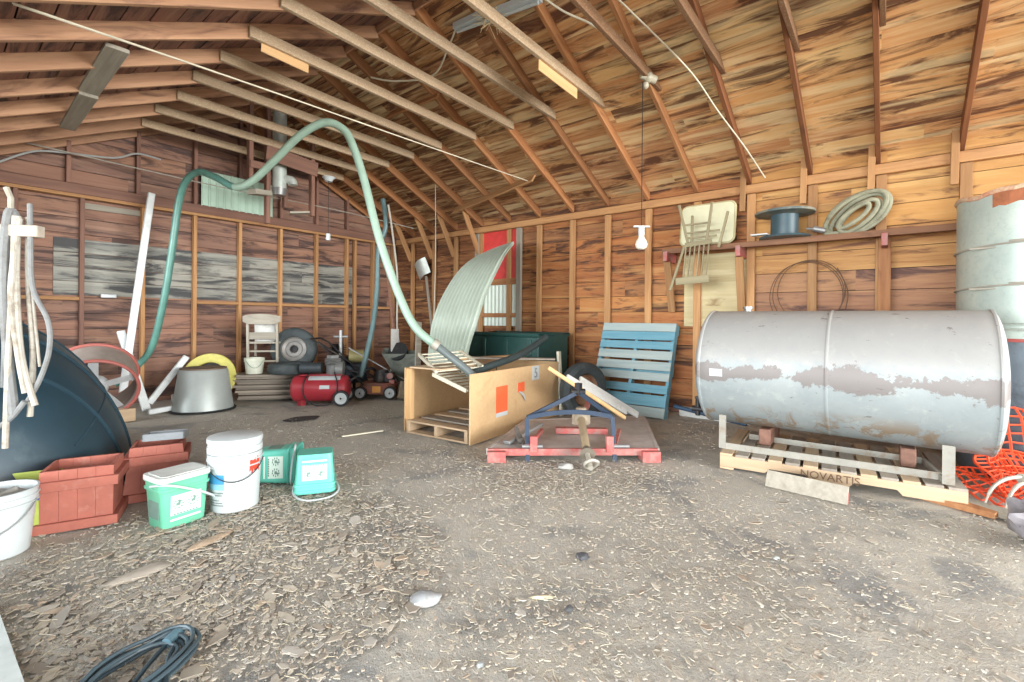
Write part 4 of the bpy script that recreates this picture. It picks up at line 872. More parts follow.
# ------------------------------------------------------------------ along the gable wall
fh = thing('fan_housing', 'round fan shroud with red rims and flat grey blades by the gable wall', 'fan', (1.06, 6.7, 0.0))
axf = Vector((-0.16, -0.86, -0.46)).normalized(); fc = Vector((1.13, 6.55, 0.375)); _, fa, fu = frame_from(axf)
FM = Matrix.Translation(fc) @ Matrix((fa, fu, axf)).transposed().to_4x4()
b = MB(); b.lathe([(0.36, -0.33), (0.36, 0.0), (0.352, 0.0), (0.352, -0.33), (0.36, -0.33)], 56, FM); part('shroud', b, plain('dusty_grey_steel', (150, 140, 132), 0.6, 0.2), fh, True)
for zz in (-0.33, 0.0):
    b = MB(); b.tube([FM @ Vector((0.368 * cos(a), 0.368 * sin(a), zz)) for a in [i * 2 * pi / 56 for i in range(56)]], 0.018, 8, True); part('rim', b, plain('faded_red_rim', (160, 90, 82), 0.5, dirt=(156, 100, 90), damt=0.35), fh, True, label='red rim')
GB = plain('pale_grey_blade', (176, 180, 182), 0.5, 0.1)
for i in range(5):
    a = radians(18 + 72 * i); b = MB(); bm_ = FM @ Matrix.Rotation(a, 4, 'Z') @ Matrix.Rotation(radians(14), 4, 'X')
    b.box((0.22, 0, -0.05), (0.24, 0.085, 0.005), bm_); part('blade', b, GB, fh, True)
b = MB(); b.lathe([(0, -0.03), (0.10, -0.03), (0.115, -0.05), (0.115, -0.12), (0, -0.12)], 28, FM); part('hub', b, GB, fh, True)

DS = plain('white_gutter', (206, 212, 212), 0.45, dirt=(180, 184, 180), damt=0.35)
def spout(label, p0, p1, wd, ht, up=(0, 0, 1)):
    b = MB(); b.beam(p0, p1, wd, ht, up); return single('downspout', b, DS, label, 'downspout', 'white downspout pieces by the gable wall', bevel=0.008)
spout('tall white downspout leaning on the gable beam', (1.50, 7.20, 0.24), (1.83, 7.46, 2.76), 0.075, 0.055, (0, 1, 0))
spout('white downspout piece leaning left behind the fan shroud', (1.70, 7.05, 0.02), (1.52, 7.42, 0.98), 0.085, 0.05, (0, 1, 0))
spout('white downspout slanting up to the right', (1.73, 7.08, 0.10), (2.10, 7.0, 0.66), 0.07, 0.05, (0, 1, 0))
spout('short white downspout elbow lying on the floor', (1.66, 6.82, 0.035), (1.97, 6.82, 0.06), 0.08, 0.06)
b = MB(); b.box((1.40, 6.62, 0.07), (0.16, 0.14, 0.14), Matrix.Identity(4)); single('wood_block', b, 'pallet_tan', 'small tan wood block beside the fan shroud', 'block', bevel=0.004)
b = MB(); b.prism([(0, 0), (0.7, 0.0), (0.72, 0.12), (0.3, 0.2), (0, 0.16)], 0, 0.10, Matrix.Translation((2.1, 7.55, 0)) @ Matrix.Rotation(radians(-10), 4, 'Z')); single('rubble_slab', b, plain('grey_rubble', (150, 150, 142), 0.9), 'low grey slab on the floor along the gable wall', 'slab', bevel=0.02)
wt = thing('metal_washtub', 'grey metal tub standing upside down near the gable wall', 'tub', (2.20, 6.72, 0))
b = MB(); b.lathe([(0.335, 0.012), (0.33, 0.03), (0.265, 0.50), (0.25, 0.515), (0, 0.515)], 48); part('body', b, plain('grey_zinc', (166, 174, 172), 0.45, 0.3, var=0.06), wt)
b = MB(); b.lathe([(0.325, 0.0), (0.355, 0.004), (0.36, 0.015), (0.345, 0.028), (0.325, 0.02)], 48); part('rim', b, 'black', wt, label='black rim')
b = MB(); b.lathe([(0.255, 0.516), (0.25, 0.53), (0.0, 0.525)], 40); part('base_plate', b, plain('rusty_plate', (112, 92, 78), 0.8, dirt=(150, 138, 120), damt=0.4), wt, label='rusty brown base')
yr = thing('yellow_ring', 'pale yellow metal ring leaning behind the upturned tub', 'ring', (2.52, 7.25, 0.0))
YM = Matrix.Translation((2.42, 7.2, 0.34)) @ Matrix.Rotation(radians(-38), 4, 'Z') @ Matrix.Rotation(radians(90 - 14), 4, 'X')
b = MB(); b.lathe([(0.335, 0.0), (0.325, -0.03), (0.23, -0.05), (0.21, -0.03), (0.21, 0.0), (0.22, 0.01), (0.325, 0.012), (0.335, 0.0)], 48, YM); part('ring', b, plain('pale_yellow_paint', (204, 198, 106), 0.5, dirt=(180, 172, 110), damt=0.35), yr, True)
b = MB(); b.lathe([(0.0, -.035), (0.21, -0.04)], 32, YM); part('dark_centre', b, 'black_iron', yr, True)

# pallet stack with chair, tyres, pail
ST = (3.37, 7.0); RZs = radians(-39.5)
SR = thing('board_stack', 'low stack of grey weathered boards and pallets by the gable wall', 'stack', (ST[0], ST[1], 0), RZs)
rr = random.Random(3)
for i in range(5):
    z = 0.035 + 0.072 * i; SJ = rr.uniform(-.06, .06)
    for j in range(3): timber_local('runner', (-0.52 + rr.uniform(-.03, .03), -0.38 + 0.38 * j, z), (0.50 + rr.uniform(-.05, .05), -0.38 + 0.38 * j, z), 0.085, 0.034, 'pallet_grey', SR)
    for j in range(5): y = -0.42 + 0.2 * j; timber_local('board', (-0.50 + rr.uniform(-.09, .05), y + SJ * .4, z + 0.036), (0.44 + rr.uniform(-.12, .08), y + SJ * .4 + rr.uniform(-.02, .02), z + 0.036), 0.16 + rr.uniform(-.03, .03), 0.034, 'pallet_grey', SR)
ZS = 0.385
cz = ZS
gc = thing('wooden_chair', 'old grey wooden chair with curved top rail on the board stack', 'chair', (3.12, 7.08, cz), radians(-38))
GW = 'grey_wood'
for sx in (-.19, .19):
    timber_local('back_post', (sx, -0.17, 0.0), (sx, -0.22, 0.80), 0.034, 0.034, GW, gc, (0, 1, 0)); timber_local('leg', (sx, 0.18, 0), (sx, 0.18, 0.42), 0.034, 0.034, GW, gc, (0, 1, 0))
    timber_local('side_stretcher', (sx, -0.17, 0.2), (sx, 0.18, 0.2), 0.022, 0.022, GW, gc)
for z in (.16, .30): timber_local('stretcher', (-.19, -.17, z), (.19, -.17, z), 0.022, 0.026, GW, gc)
b = MB(); b.prism(rrect(.42, .40, .05), .41, .435); part('seat', b, GW, gc)
b = MB(); G = []
for i in range(13):
    a = -1 + 2 * i / 12; zt = 0.83 - 0.03 * a * a; hgt = 0.14 * (1 - 0.45 * a ** 4)
    G.append([(a * 0.24, -0.24 - 0.06 * (1 - a * a), z) for z in (zt - hgt, zt - hgt / 2, zt)])
b.sheet(G, 0.022); part('top_rail', b, GW, gc, label='wide curved top rail')
timber_local('back_slat', (-.19, -.20, .52), (.19, -.20, .52), 0.016, 0.1, GW, gc)
b = MB(); b.box((0, 0, .15), (.26, .1, .30), Matrix.Rotation(radians(8), 4, 'X')); 
for q in b.v: q.rotate(Matrix.Rotation(radians(-30), 3, 'Z')); q += Vector((3.09, 7.05, cz + .435))
single('papers_box', b, 'white_paint', 'pale box of papers standing on the seat of the grey chair', 'box', bevel=0.004)
p3 = thing('small_pail', 'small white pail standing in front of the grey chair', 'pail', (2.86, 6.85, ZS))
b = MB(); b.lathe(pail_profile(0.105, 0.125, 0.22), 32); part('body', b, plain('off_white_plastic', (206, 210, 194), 0.5), p3)
b = MB(); b.tube([(0.13 * cos(a), 0.13 * sin(a), 0.19 - 0.10 * sin((a - 3.4) / 1.9 * pi)) for a in [3.4 + 1.9 * i / 12 for i in range(13)]], 0.003, 6); part('wire_handle', b, plain('green_wire', (96, 140, 120), 0.5), p3)
RB = plain('worn_black_rubber', (58, 66, 68), 0.75, var=0.15, dirt=(84, 90, 90), damt=0.4)
def tyre(label, mtx, base, R_, wd, rim_mat, group='old tyres', rim=True, rin=0.55):
    t = thing('tyre', label, 'tyre', base, group=group)
    h = wd / 2; ri = R_ * rin
    pf = [(ri, -h * .55), (ri * 1.08, -h * .85), (R_ * .80, -h), (R_ * .94, -h * .86), (R_, -h * .55), (R_ * 1.0, 0), (R_, h * .55), (R_ * .94, h * .86), (R_ * .80, h), (ri * 1.08, h * .85), (ri, h * .55), (ri, -h * .55)]
    b = MB(); b.lathe(pf, 56, mtx); part('tread', b, RB, t, True)
    b = MB()
    for i in range(44):
        a = i * 2 * pi / 44; b.box((R_ * 1.003 * cos(a), R_ * 1.003 * sin(a), 0), (R_ * .04, R_ * .07, h * 1.2), mtx @ Matrix.Translation((0, 0, 0)) )
    if rim:
        b = MB(); b.lathe([(ri * 1.02, h * .62), (ri * .98, h * .66), (ri * .94, h * .3), (ri * .7, h * .12), (ri * .62, h * .3), (ri * .36, h * .34), (ri * .3, h * .1), (0, h * .05)], 40, mtx); part('wheel_rim', b, rim_mat, t, True)
        b = MB(); b.lathe([(0, h * .05), (ri * .28, h * .06), (ri * .28, h * .4), (ri * .22, h * .42), (ri * .2, h * .12), (0, h * .12)], 24, mtx); part('hub', b, 'black_iron', t, True)
    return t
W1 = Matrix.Translation((3.41, 6.83, ZS + 0.315)) @ Matrix.Rotation(radians(-38), 4, 'Z') @ Matrix.Rotation(radians(90 - 10), 4, 'X')
tyre('large black tyre standing upright on the board stack', W1, (3.41, 6.83, ZS), 0.315, 0.17, plain('grey_rim', (138, 136, 132), 0.5, 0.3))
tyre('black tyre lying flat in front of the standing tyre', Matrix.Translation((3.22, 6.52, ZS + 0.075)), (3.22, 6.52, ZS), 0.30, 0.15, 'steel', rim=False)

# compressor
AC = thing('air_compressor', 'red air compressor with white wheels in front of the board stack', 'compressor', (3.36, 5.98, 0))
A, B = Vector((3.13, 6.20, 0.215)), Vector((3.60, 5.78, 0.215)); dA = (B - A).normalized(); sA = Vector((-dA.y, dA.x, 0)) * -1
RP_ = plain('dark_red_enamel', (158, 46, 56), 0.38, var=0.08, dirt=(128, 52, 58), damt=0.35)
b = MB(); r_ = 0.175; L = (B - A).length; tm = Matrix.Translation(A) @ Matrix((frame_from(dA)[1], frame_from(dA)[2], dA)).transposed().to_4x4()
b.lathe([(0, -.07)] + [(r_ * sin(a), -0.07 * cos(a)) for a in [i * pi / 16 for i in range(1, 9)]] + [(r_ * cos(a), L + 0.07 * sin(a)) for a in [i * pi / 16 for i in range(0, 8)]] + [(0, L + .07)], 40, tm); part('tank', b, RP_, AC, True)
b = MB(); G = [[A + dA * (L * q) + (sA * cos(t) + Vector((0, 0, 1)) * sin(t)) * (r_ + .003) for q in (0.28, 0.92)] for t in [radians(44 + 7 * i) for i in range(5)]]
b.sheet(G, 0.002); part('label', b, 'white_plastic', AC, True, label='white label')
b = MB(); G = [[A + dA * (L * q) + (sA * cos(t) + Vector((0, 0, 1)) * sin(t)) * (r_ + .003) for q in (0.52, 0.62, 0.72)] for t in [radians(4 + 5 * i) for i in range(4)]]
b.sheet(G, 0.002); part('emblem', b, 'white_plastic', AC, True)
def wheel(parent, c, ax_, R_, wd, disc='white_plastic'):
    m_ = Matrix.Translation(c) @ Matrix((frame_from(ax_)[1], frame_from(ax_)[2], frame_from(ax_)[0])).transposed().to_4x4(); h = wd / 2
    b = MB(); b.lathe([(R_ * .72, -h), (R_ * .95, -h), (R_, -h * .5), (R_, h * .5), (R_ * .95, h), (R_ * .72, h)], 28, m_); wq = part('wheel', b, 'black', parent, True)
    b = MB(); b.lathe([(0, -h * .9), (R_ * .74, -h * .9), (R_ * .74, h * .9), (R_ * .6, h * .6), (R_ * .3, h * .7), (R_ * .22, h * 1.2), (0, h * 1.2)], 28, m_); o = part('disc', b, disc, wq); o.matrix_parent_inverse = Matrix.Identity(4)
    o.matrix_local = basis(parent).inverted(); o['label'] = 'white disc'
    b = MB(); b.lathe([(0, h * 1.25), (R_ * .13, h * 1.25), (R_ * .13, h * .9)], 14, m_); o = part('axle_cap', b, 'black_iron', wq); o.matrix_local = basis(parent).inverted()
    return wq
def bl(p, a, s, z): return A + dA * a + sA * s + Vector((0, 0, z - A.z))
wheel(AC, bl(A, L - .02, 0.21, 0.105), sA, 0.105, 0.05); wheel(AC, bl(A, L - .02, -0.21, 0.105), -sA, 0.105, 0.05)
b = MB(); b.cyl(bl(A, L - .02, -.2, .105), bl(A, L - .02, .2, .105), 0.012, n=8); part('axle', b, 'black_iron', AC, True)
b = MB(); b.box((0, 0, 0), (.07, .1, .07)); 
for q in b.v: q += bl(A, .08, .06, .035)
part('foot', b, RP_, AC, True)
b = MB(); b.beam(bl(A, .05, 0, .40), bl(A, L * .95, 0, .40), 0.16, 0.012); part('deck_plate', b, RP_, AC, True)
b = MB(); b.cyl(bl(A, .05, 0, .49), bl(A, .32, 0, .49), .075, n=20); part('motor', b, plain('dark_motor', (58, 66, 70), 0.5, 0.3), AC, True)
b = MB(); c = bl(A, .46, 0, .0); b.box((c.x, c.y, .46), (.12, .12, .12)); 
for i in range(5): b.box((c.x, c.y, .53 + .02 * i), (.15, .15, .008))
b.box((c.x, c.y, .64), (.11, .11, .04)); part('pump_head', b, 'steel', AC, True)
b = MB(); b.cyl(bl(A, .50, -.02, .47), bl(A, .60, -.02, .47), .10, n=20); part('flywheel', b, plain('grey_belt_guard', (118, 120, 118), 0.5, 0.3), AC, True)
b = MB(); b.tube([bl(A, L, .05, .30), bl(A, L + .14, .05, .36), bl(A, L + .16, .0, .42), bl(A, L + .05, 0, .45)], .012, 8, sub=4); part('handle', b, 'black_iron', AC, True)
b = MB(); b.tube([bl(A, .18, .05, .44), bl(A, .14, .2, .3), bl(A, .16, .21, .12), bl(A, .3, .22, .02), bl(A, .5, .21, .05), bl(A, .56, .19, .25), bl(A, .5, .08, .44)], .009, 7, sub=6); part('air_hose', b, 'black', AC, True)

# lawn mower
LM = thing('lawn_mower', 'old lawn mower with white wheels between compressor and crate', 'mower', (4.22, 5.86, 0))
mf = Vector((0.66, -0.75, 0)); ms = Vector((-0.75, -0.66, 0)); mc = Vector((4.24, 5.90, 0))
def mp(a, s, z): return mc + mf * a + ms * s + Vector((0, 0, z))
b = MB(); mm = Matrix.Translation(mc) @ Matrix(((mf.x, ms.x, 0, 0), (mf.y, ms.y, 0, 0), (0, 0, 1, 0), (0, 0, 0, 1)))
b.prism(rrect(.52, .42, .12), .07, .20, mm); b.prism(rrect(.46, .36, .12), .20, .225, mm); part('deck', b, plain('rusty_red_deck', (138, 78, 62), 0.6, dirt=(110, 84, 68), damt=0.5, dscale=10), LM, True)
b = MB(); b.box((0, .215, .14), (.12, .006, .09), mm); part('deck_label', b, plain('orange_label', (216, 150, 62), 0.5), LM, True)
b = MB(); b.lathe([(0.11, .225), (0.12, .25), (0.12, .33), (0.09, .37), (0.09, .40), (0, .41)], 24, mm @ Matrix.Translation((.03, 0, 0))); b.box((.15, .02, .30), (.12, .16, .12), mm); part('engine', b, 'black_iron', LM, True)
b = MB(); b.cyl(mp(.18, .1, .33), mp(.18, .17, .33), .045, n=14); b.box((.2, .1, .24), (.07, .08, .05), mm); part('air_filter', b, 'red_paint', LM, True)
for a, s in ((.2, 1), (-.22, 1), (.2, -1), (-.22, -1)): wheel(LM, mp(a, s * .25, .095), ms * s, .095, .045)
for s in (-1, 1):
    b = MB(); b.tube([mp(-.2, s * .17, .2), mp(-.42, s * .19, .42), mp(-.82, s * .2, .80), mp(-.95, s * .2, .86)], .012, 8); part('handlebar', b, 'black_iron', LM, True)
b = MB(); b.cyl(mp(-.95, -.2, .86), mp(-.95, .2, .86), .014, n=8); part('grip_bar', b, 'black', LM, True)
# engine with gearbox behind, hopper, box
EG = thing('old_engine', 'black engine with an upright pipe behind the mower handle', 'engine', (4.0, 6.75, 0))
b = MB(); b.box((4.12, 6.66, .42), (.34, .30, .30), Matrix.Identity(4)); b.cyl((3.95, 6.60, .45), (3.86, 6.48, .45), .15, n=22); part('block', b, 'black_iron', EG, True, bevel=0.015)
b = MB()
for i in range(6): b.box((4.07, 6.77, .59 + .028 * i), (.20, .18, .010))
b.box((4.07, 6.77, .67), (.13, .12, .18)); part('finned_cylinder', b, 'black_iron', EG, True)
b = MB(); b.cyl((4.02, 6.6, .55), (4.02, 6.6, .98), .028, n=10); b.cyl((3.93, 6.65, .88), (4.11, 6.55, .88), .022, n=10); part('upright_pipe', b, 'steel', EG, True)
b = MB(); b.cyl((4.1, 6.5, .58), (4.28, 6.38, .58), .10, n=18); part('fuel_tank', b, plain('yellowish_tank', (150, 142, 96), 0.5), EG, True)
b = MB()
for sx in (-.15, .15): b.beam((4.02 + sx, 6.85, 0.0), (4.02 + sx, 6.60, .30), .05, .05)
b.beam((3.85, 6.7, .26), (4.2, 6.7, .26), .06, .05); part('stand', b, 'black_iron', EG, True)
def flat_bar(name, label, cat, p, r, mat):
    b = MB(); b.tube(p, r, 7); return single(name, b, mat, label, cat)
flat_bar('iron_rod', 'black iron rod leaning across the engine towards the mower', 'rod', [(3.72, 6.72, .80), (4.45, 5.95, .12)], .014, 'black_iron')
flat_bar('iron_rod', 'second dark rod slanting over the scrap behind the mower', 'rod', [(4.0, 6.35, .72), (4.62, 5.62, .18)], .011, 'steel')
b = MB(); b.tube([(4.2, 6.5, .04), (4.1, 6.3, .25), (4.3, 6.2, .40), (4.5, 6.3, .22), (4.4, 6.45, .05), (4.25, 6.3, .1), (4.45, 6.1, .3)], .022, 8, sub=6); single('scrap_hose', b, 'black', 'tangled black hose among the scrap behind the mower', 'hose')
b = MB(); b.box((4.25, 6.62, .30), (.36, .26, .30), Matrix.Identity(4)); b.box((4.25, 6.62, .47), (.30, .2, .05)); b.cyl((4.1, 6.5, .36), (4.02, 6.42, .36), .09, n=16); single('battery_case', b, plain('blue_black_case', (50, 66, 78), 0.5, dirt=(80, 92, 98), damt=0.4), 'blue black machine case left of the grass hopper', 'machine', bevel=0.012)
hp = thing('grass_hopper', 'dark sheet metal hopper tipped on its side before the corner', 'hopper', (4.72, 6.05, 0))
b = MB()
P = [(4.42, 6.1, .62), (4.78, 5.72, .62), (4.86, 5.78, .66), (4.52, 6.2, .70)]; Q = [(4.66, 5.95, .12), (4.86, 5.72, .10), (5.0, 5.86, .16), (4.86, 6.1, .16)]
def quad(a, c, d, e): b.sheet([[a, c], [e, d]], 0.006, False)
quad(P[0], P[1], Q[1], Q[0]); quad(P[1], P[2], Q[2], Q[1]); quad(P[3], P[0], Q[0], Q[3]); quad(P[2], P[3], Q[3], Q[2]); part('chute', b, plain('dull_green_grey_metal', (112, 118, 108), 0.55, 0.3, dirt=(80, 82, 78), damt=0.4), hp, True)
b = MB(); b.cyl((4.62, 5.98, .66), (4.70, 6.02, .60), .16, .14, 20); part('opening', b, 'black', hp, True)
b = MB(); b.beam((4.78, 5.86, 0), (4.8, 5.9, .2), .05, .05); b.beam((4.9, 6.0, 0), (4.9, 6.0, .2), .05, .05); part('leg', b, 'black_iron', hp, True)
b = MB(); b.box((0, 0, .12), (.26, .2, .24), Matrix.Translation((4.40, 5.50, 0)) @ Matrix.Rotation(radians(-30), 4, 'Z') @ Matrix.Rotation(radians(10), 4, 'Y'), 0.85)
for q in b.v: q.z = max(q.z, 0.0)
single('cardboard_carton', b, plain('dirty_cardboard', (150, 136, 114), 0.85, dirt=(118, 108, 94), damt=0.45), 'crushed dirty carton between the mower and the crate', 'box', bevel=0.01)
b = MB(); b.beam((4.60, 6.02, 0.03), (4.66, 6.10, 1.0), .14, .02, (0, 1, 0)); single('grey_slab', b, 'white_paint', 'narrow pale board standing upright before the back corner', 'board')
b = MB(); b.beam((4.55, 5.42, 0.0), (4.68, 5.55, 1.12), .10, .02, (0, 1, 0)); single('grey_slab', b, 'grey_wood', 'pale grey board leaning left of the curved metal sheet', 'board')
b = MB(); b.beam((4.78, 6.10, 0.02), (4.66, 6.30, 1.9), .045, .03, (0, 1, 0)); single('brown_pole', b, 'stud_dark', 'thin brown pole standing near the back corner', 'pole')
sv = thing('grain_shovel', 'grey scoop shovel hung upside down against the right wall studs', 'shovel', (5.9, 6.75, .75))
timber('handle', (5.92, 6.60, .70), (5.97, 6.88, 1.98), 0.035, 0.035, 'grey_wood', sv, (0, 1, 0))
b = MB(); G = []
for i in range(7):
    a = -1 + i / 3; G.append([(5.97 - .06 * (1 - a * a) - .03 * j, 6.90 + a * .15 + .02 * j, 1.98 + .095 * j - 0.07 * a) for j in range(4)])
b.sheet(G, 0.004); part('blade', b, plain('bright_scoop', (178, 184, 178), 0.4, 0.4), sv, True)

# ------------------------------------------------------------------ particle board crate and what lies in it
OB = thing('particle_board_crate', 'large open particle board crate lying on a pallet with orange stickers', 'crate', (3.13, 3.0, 0), radians(5))
b = MB(); b.box((0.85, -0.009, 0.33), (1.70, 0.018, 0.655)); part('front_panel', b, 'osb', OB, bevel=0.002)
b = MB(); b.box((0.87, 0.90, 0.33), (1.62, 0.018, 0.655)); part('rear_panel', b, 'osb', OB, bevel=0.002)
b = MB(); b.box((1.69, 0.445, 0.33), (0.018, 0.88, 0.655)); part('end_panel', b, 'osb', OB, bevel=0.002)
timber_local('corner_batten', (0.10, 0.87, 0.03), (0.10, 0.87, 0.65), 0.05, 0.09, 'fresh_wood', OB, (0, 1, 0))
ST_ = plain('orange_sticker', (232, 104, 62), 0.5, var=0.03); 
b = MB(); b.box((0.50, -0.020, 0.36), (0.20, 0.003, 0.27)); s1 = part('sticker', b, ST_, OB, label='large orange sticker')
b = MB(); b.box((0.50, -0.021, 0.215), (0.20, 0.003, 0.04)); part('sticker_foot', b, 'white_plastic', s1)
b = MB(); b.box((0.86, -0.020, 0.445), (0.13, 0.003, 0.10)); s2 = part('sticker', b, ST_, OB, label='torn orange sticker')
b = MB(); b.sheet([[(0.81, -.022, .40), (0.83, -.022, .405)], [(0.87, -.04, .35), (0.90, -.03, .37)], [(0.93, -.03, .28), (0.955, -.022, .30)]], .002); part('torn_flap', b, 'white_plastic', s2)
b = MB(); b.box((1.16, -0.020, 0.57), (0.15, 0.003, 0.155)); s3 = part('number_label', b, 'white_plastic', OB)
o = lettering('5', 0.15, plain_name := 'steel', s3, Matrix.Translation((1.16, -0.0225, 0.565)) @ Matrix.Rotation(pi / 2, 4, 'X'))
pi_ = pallet('pallet', 'tan pallet inside the particle board crate', (3.13 + .82 * cos(radians(5)) - .44 * sin(radians(5)), 3.0 + .82 * sin(radians(5)) + .44 * cos(radians(5)), 0), (0, 0, radians(5)), 1.58, 0.80, 8, 'pallet_tan', 0.62, mats=['pallet_tan', 'pallet_grey'], h=0.13)
def oc(x, y, z): c_, s_ = cos(radians(5)), sin(radians(5)); return (3.13 + x * c_ - y * s_, 3.0 + x * s_ + y * c_, z)
PW = plain('cream_painted_wood', (206, 202, 182), 0.6, dirt=(176, 166, 142), damt=0.35); M['cream'] = PW
def slat_frame(label, P00, P10, P01, n):
    """two side rails and n slats; P00->P10 are along the rails, P00->P01 across"""
    P00, P10, P01 = Vector(P00), Vector(P10), Vector(P01); U, V = P10 - P00, P01 - P00
    t = thing('slatted_frame', label, 'frame', P00)
    for q in (P00, P01): timber('side_rail', q, q + U, 0.022, 0.04, 'cream', t)
    for i in range(n): q = P00 + U * (0.02 + 0.96 * i / (n - 1)); timber('slat', q, q + V, 0.045, 0.014, 'cream', t)
    return t
slat_frame('cream slatted frame lying across the top of the crate', (3.42, 4.05, 0.77), (3.12, 3.43, 0.65), (3.92, 3.90, 0.79), 6)
slat_frame('cream slatted frame dipping into the open end of the crate', (3.18, 3.55, 0.61), (3.19, 3.09, 0.49), (3.56, 3.55, 0.61), 7)
b = MB(); b.beam(oc(.0, .55, .675), oc(1.2, .60, .675), .42, .014); single('fibreboard_sheet', b, 'pallet_tan', 'thin brown panel lying over the rear of the crate', 'panel')
b = MB(); b.beam(oc(1.1, .85, .70), oc(1.72, .05, .685), .14, .02); single('loose_board', b, 'pallet_grey', 'grey board lying over the right end of the crate', 'board')
b = MB(); b.beam(oc(0.9, .95, .69), oc(1.75, .60, .70), .10, .02); single('loose_board', b, 'fresh_wood', 'pale board lying across the rear right of the crate', 'board')
b = MB(); b.beam(oc(1.74, -.05, 0.0), oc(1.74, .0, .78), .05, .03, (0, 1, 0)); single('white_stake', b, 'cream', 'white stake standing at the right end of the crate', 'stake')
# dark green tub behind
TB = thing('plastic_trough', 'large dark green plastic trough between the crate and right wall', 'trough', (5.36, 4.12, 0))
DG = plain('dark_green_plastic', (38, 74, 70), 0.42, var=0.1, dirt=(62, 92, 88), damt=0.35)
b = MB(); x0, x1, y0, y1, zt = 5.00, 5.72, 3.55, 4.88, 0.96
for c_, s_ in ((((x0 + .02), (y0 + y1) / 2, zt / 2), (.03, y1 - y0 - .04, zt)), (((x1 - .02), (y0 + y1) / 2, zt / 2), (.03, y1 - y0 - .04, zt)), (((x0 + x1) / 2, y0 + .02, zt / 2), (x1 - x0, .03, zt)), (((x0 + x1) / 2, y1 - .02, zt / 2), (x1 - x0, .03, zt)), (((x0 + x1) / 2, (y0 + y1) / 2, .1), (x1 - x0 - .04, y1 - y0 - .04, .02))): b.box(c_, s_)
part('body', b, DG, TB, True, bevel=0.01)
b = MB(); b.tube([(x0, y0, zt), (x1, y0, zt), (x1, y1, zt), (x0, y1, zt)], 0.03, 8, True); part('lip', b, DG, TB, True)
for y in (3.7, 4.1, 4.5): 
    b = MB(); b.box((x0 - .002, y, .5), (.02, .06, .8)); part('rib', b, DG, TB, True, bevel=0.006)
# curved corrugated sheet
Lc = [(4.40, 5.06, 0.03), (4.41, 5.05, 0.36), (4.42, 5.04, 0.70), (4.53, 5.06, 1.15), (4.75, 5.03, 1.59), (5.05, 4.97, 1.96), (5.45, 4.87, 2.21), (5.88, 4.68, 2.40)]
Rc = [(4.19, 4.03, 0.03), (4.20, 4.02, 0.36), (4.21, 4.02, 0.71), (4.29, 4.00, 1.09), (4.45, 3.97, 1.50), (4.70, 3.97, 1.88), (4.96, 4.05, 2.11), (5.16, 4.12, 2.23)]
# keep the foot of the sheet clear of the crate
Lc = [(x + .12, y + .12, z) if z < .72 else (x, y, z) for x, y, z in Lc]; Rc = [(x + .12, y + .16, z) if z < .72 else (x, y, z) for x, y, z in Rc]
A_, B_ = cat_rom(Lc, 6), cat_rom(Rc, 6); G = []; N_ = 120
for a, c in zip(A_, B_):
    row = []
    for j in range(N_ + 1): row.append(a.lerp(c, j / N_))
    G.append(row)
H_ = []
for i, row in enumerate(G):
    t = (A_[min(i + 1, len(A_) - 1)] - A_[max(i - 1, 0)]).normalized(); nn = (row[-1] - row[0]).normalized().cross(t).normalized()
    H_.append([p + nn * (0.019 * sin(2 * pi * 12 * j / N_)) for j, p in enumerate(row)])
b = MB(); b.sheet(H_, 0.0015)
single('corrugated_sheet', b, plain('dull_zinc_sheet', (172, 184, 170), 0.5, 0.05, var=0.06), 'curved corrugated metal sheet bending up to the red panel', 'sheet')

# ------------------------------------------------------------------ red platform implement with blue hitch
k = NT('dusty_grey_deck'); v = k.coords(rnd=False); n1 = k.noise(v, 7, 5, .7); n2 = k.noise(v, 40, 4, .7)
col = k.mix(k.remap(n1, .35, .65), lin((168, 160, 156)), lin((190, 183, 177))); col = k.mix(k.remap(n2, .6, .7, 0, .6), col, lin((186, 178, 168))); k.bump(n2, .3, .006); M['deck'] = k.done(col, .9)
cA, cB, cC, cD = Vector((2.90, 2.56, 0)), Vector((3.82, 1.49, 0)), Vector((5.02, 2.12, 0)), Vector((4.0, 3.0, 0))
RD = thing('mower_deck', 'flat red framed implement deck with a blue hitch, lying on dirt', 'implement', (3.95, 2.3, 0))
ctr = (cA + cB + cC + cD) / 4
b = MB(); b.prism([((p - ctr) * .985 + ctr).to_tuple()[:2] for p in (cA, cB, cC, cD)], 0.085, 0.10); part('deck_plate', b, 'deck', RD, True, label='dusty grey deck plate')
for p, q in ((cA, cB), (cB, cC), (cC, cD), (cD, cA)):
    b = MB(); b.beam(p + Vector((0, 0, .075)), q + Vector((0, 0, .075)), .03, .055); part('edge_rail', b, 'red_paint' if p is cA else 'deck', RD, True)
f_ = (cB - cA).normalized(); dd = (cD - cA).normalized()
for p, s in ((cA, 1), (cB, -1), (cC, -1), (cD, 1)):
    b = MB(); c = p + f_ * (.07 * s); b.box((0, 0, .045), (.15, .14, .09), Matrix.Translation(c) @ Matrix.Rotation(atan2(f_.y, f_.x), 4, 'Z')); part('skid', b, 'red_paint', RD, True, bevel=.004)
BL = plain('dark_blue_iron', (42, 58, 78), 0.55, 0.2, dirt=(92, 94, 96), damt=0.35)
fl_, fr_ = cA + f_ * .33 + Vector((0, 0, .1)), cB - f_ * .36 + Vector((0, 0, .1))
lt, rt = fl_ + Vector((0.05, .05, .24)), fr_ + Vector((.05, .05, .25)); ap = (fl_ + fr_) / 2 + dd * .34 + Vector((0, 0, .42)); ap2 = ap + Vector((.02, .03, 0))
for p, q in ((fl_, lt), (fr_, rt)):
    b = MB(); b.beam(p - Vector((.02, 0.01, .1)), q, .016, .034, f_); part('hitch_leg', b, BL, RD, True)
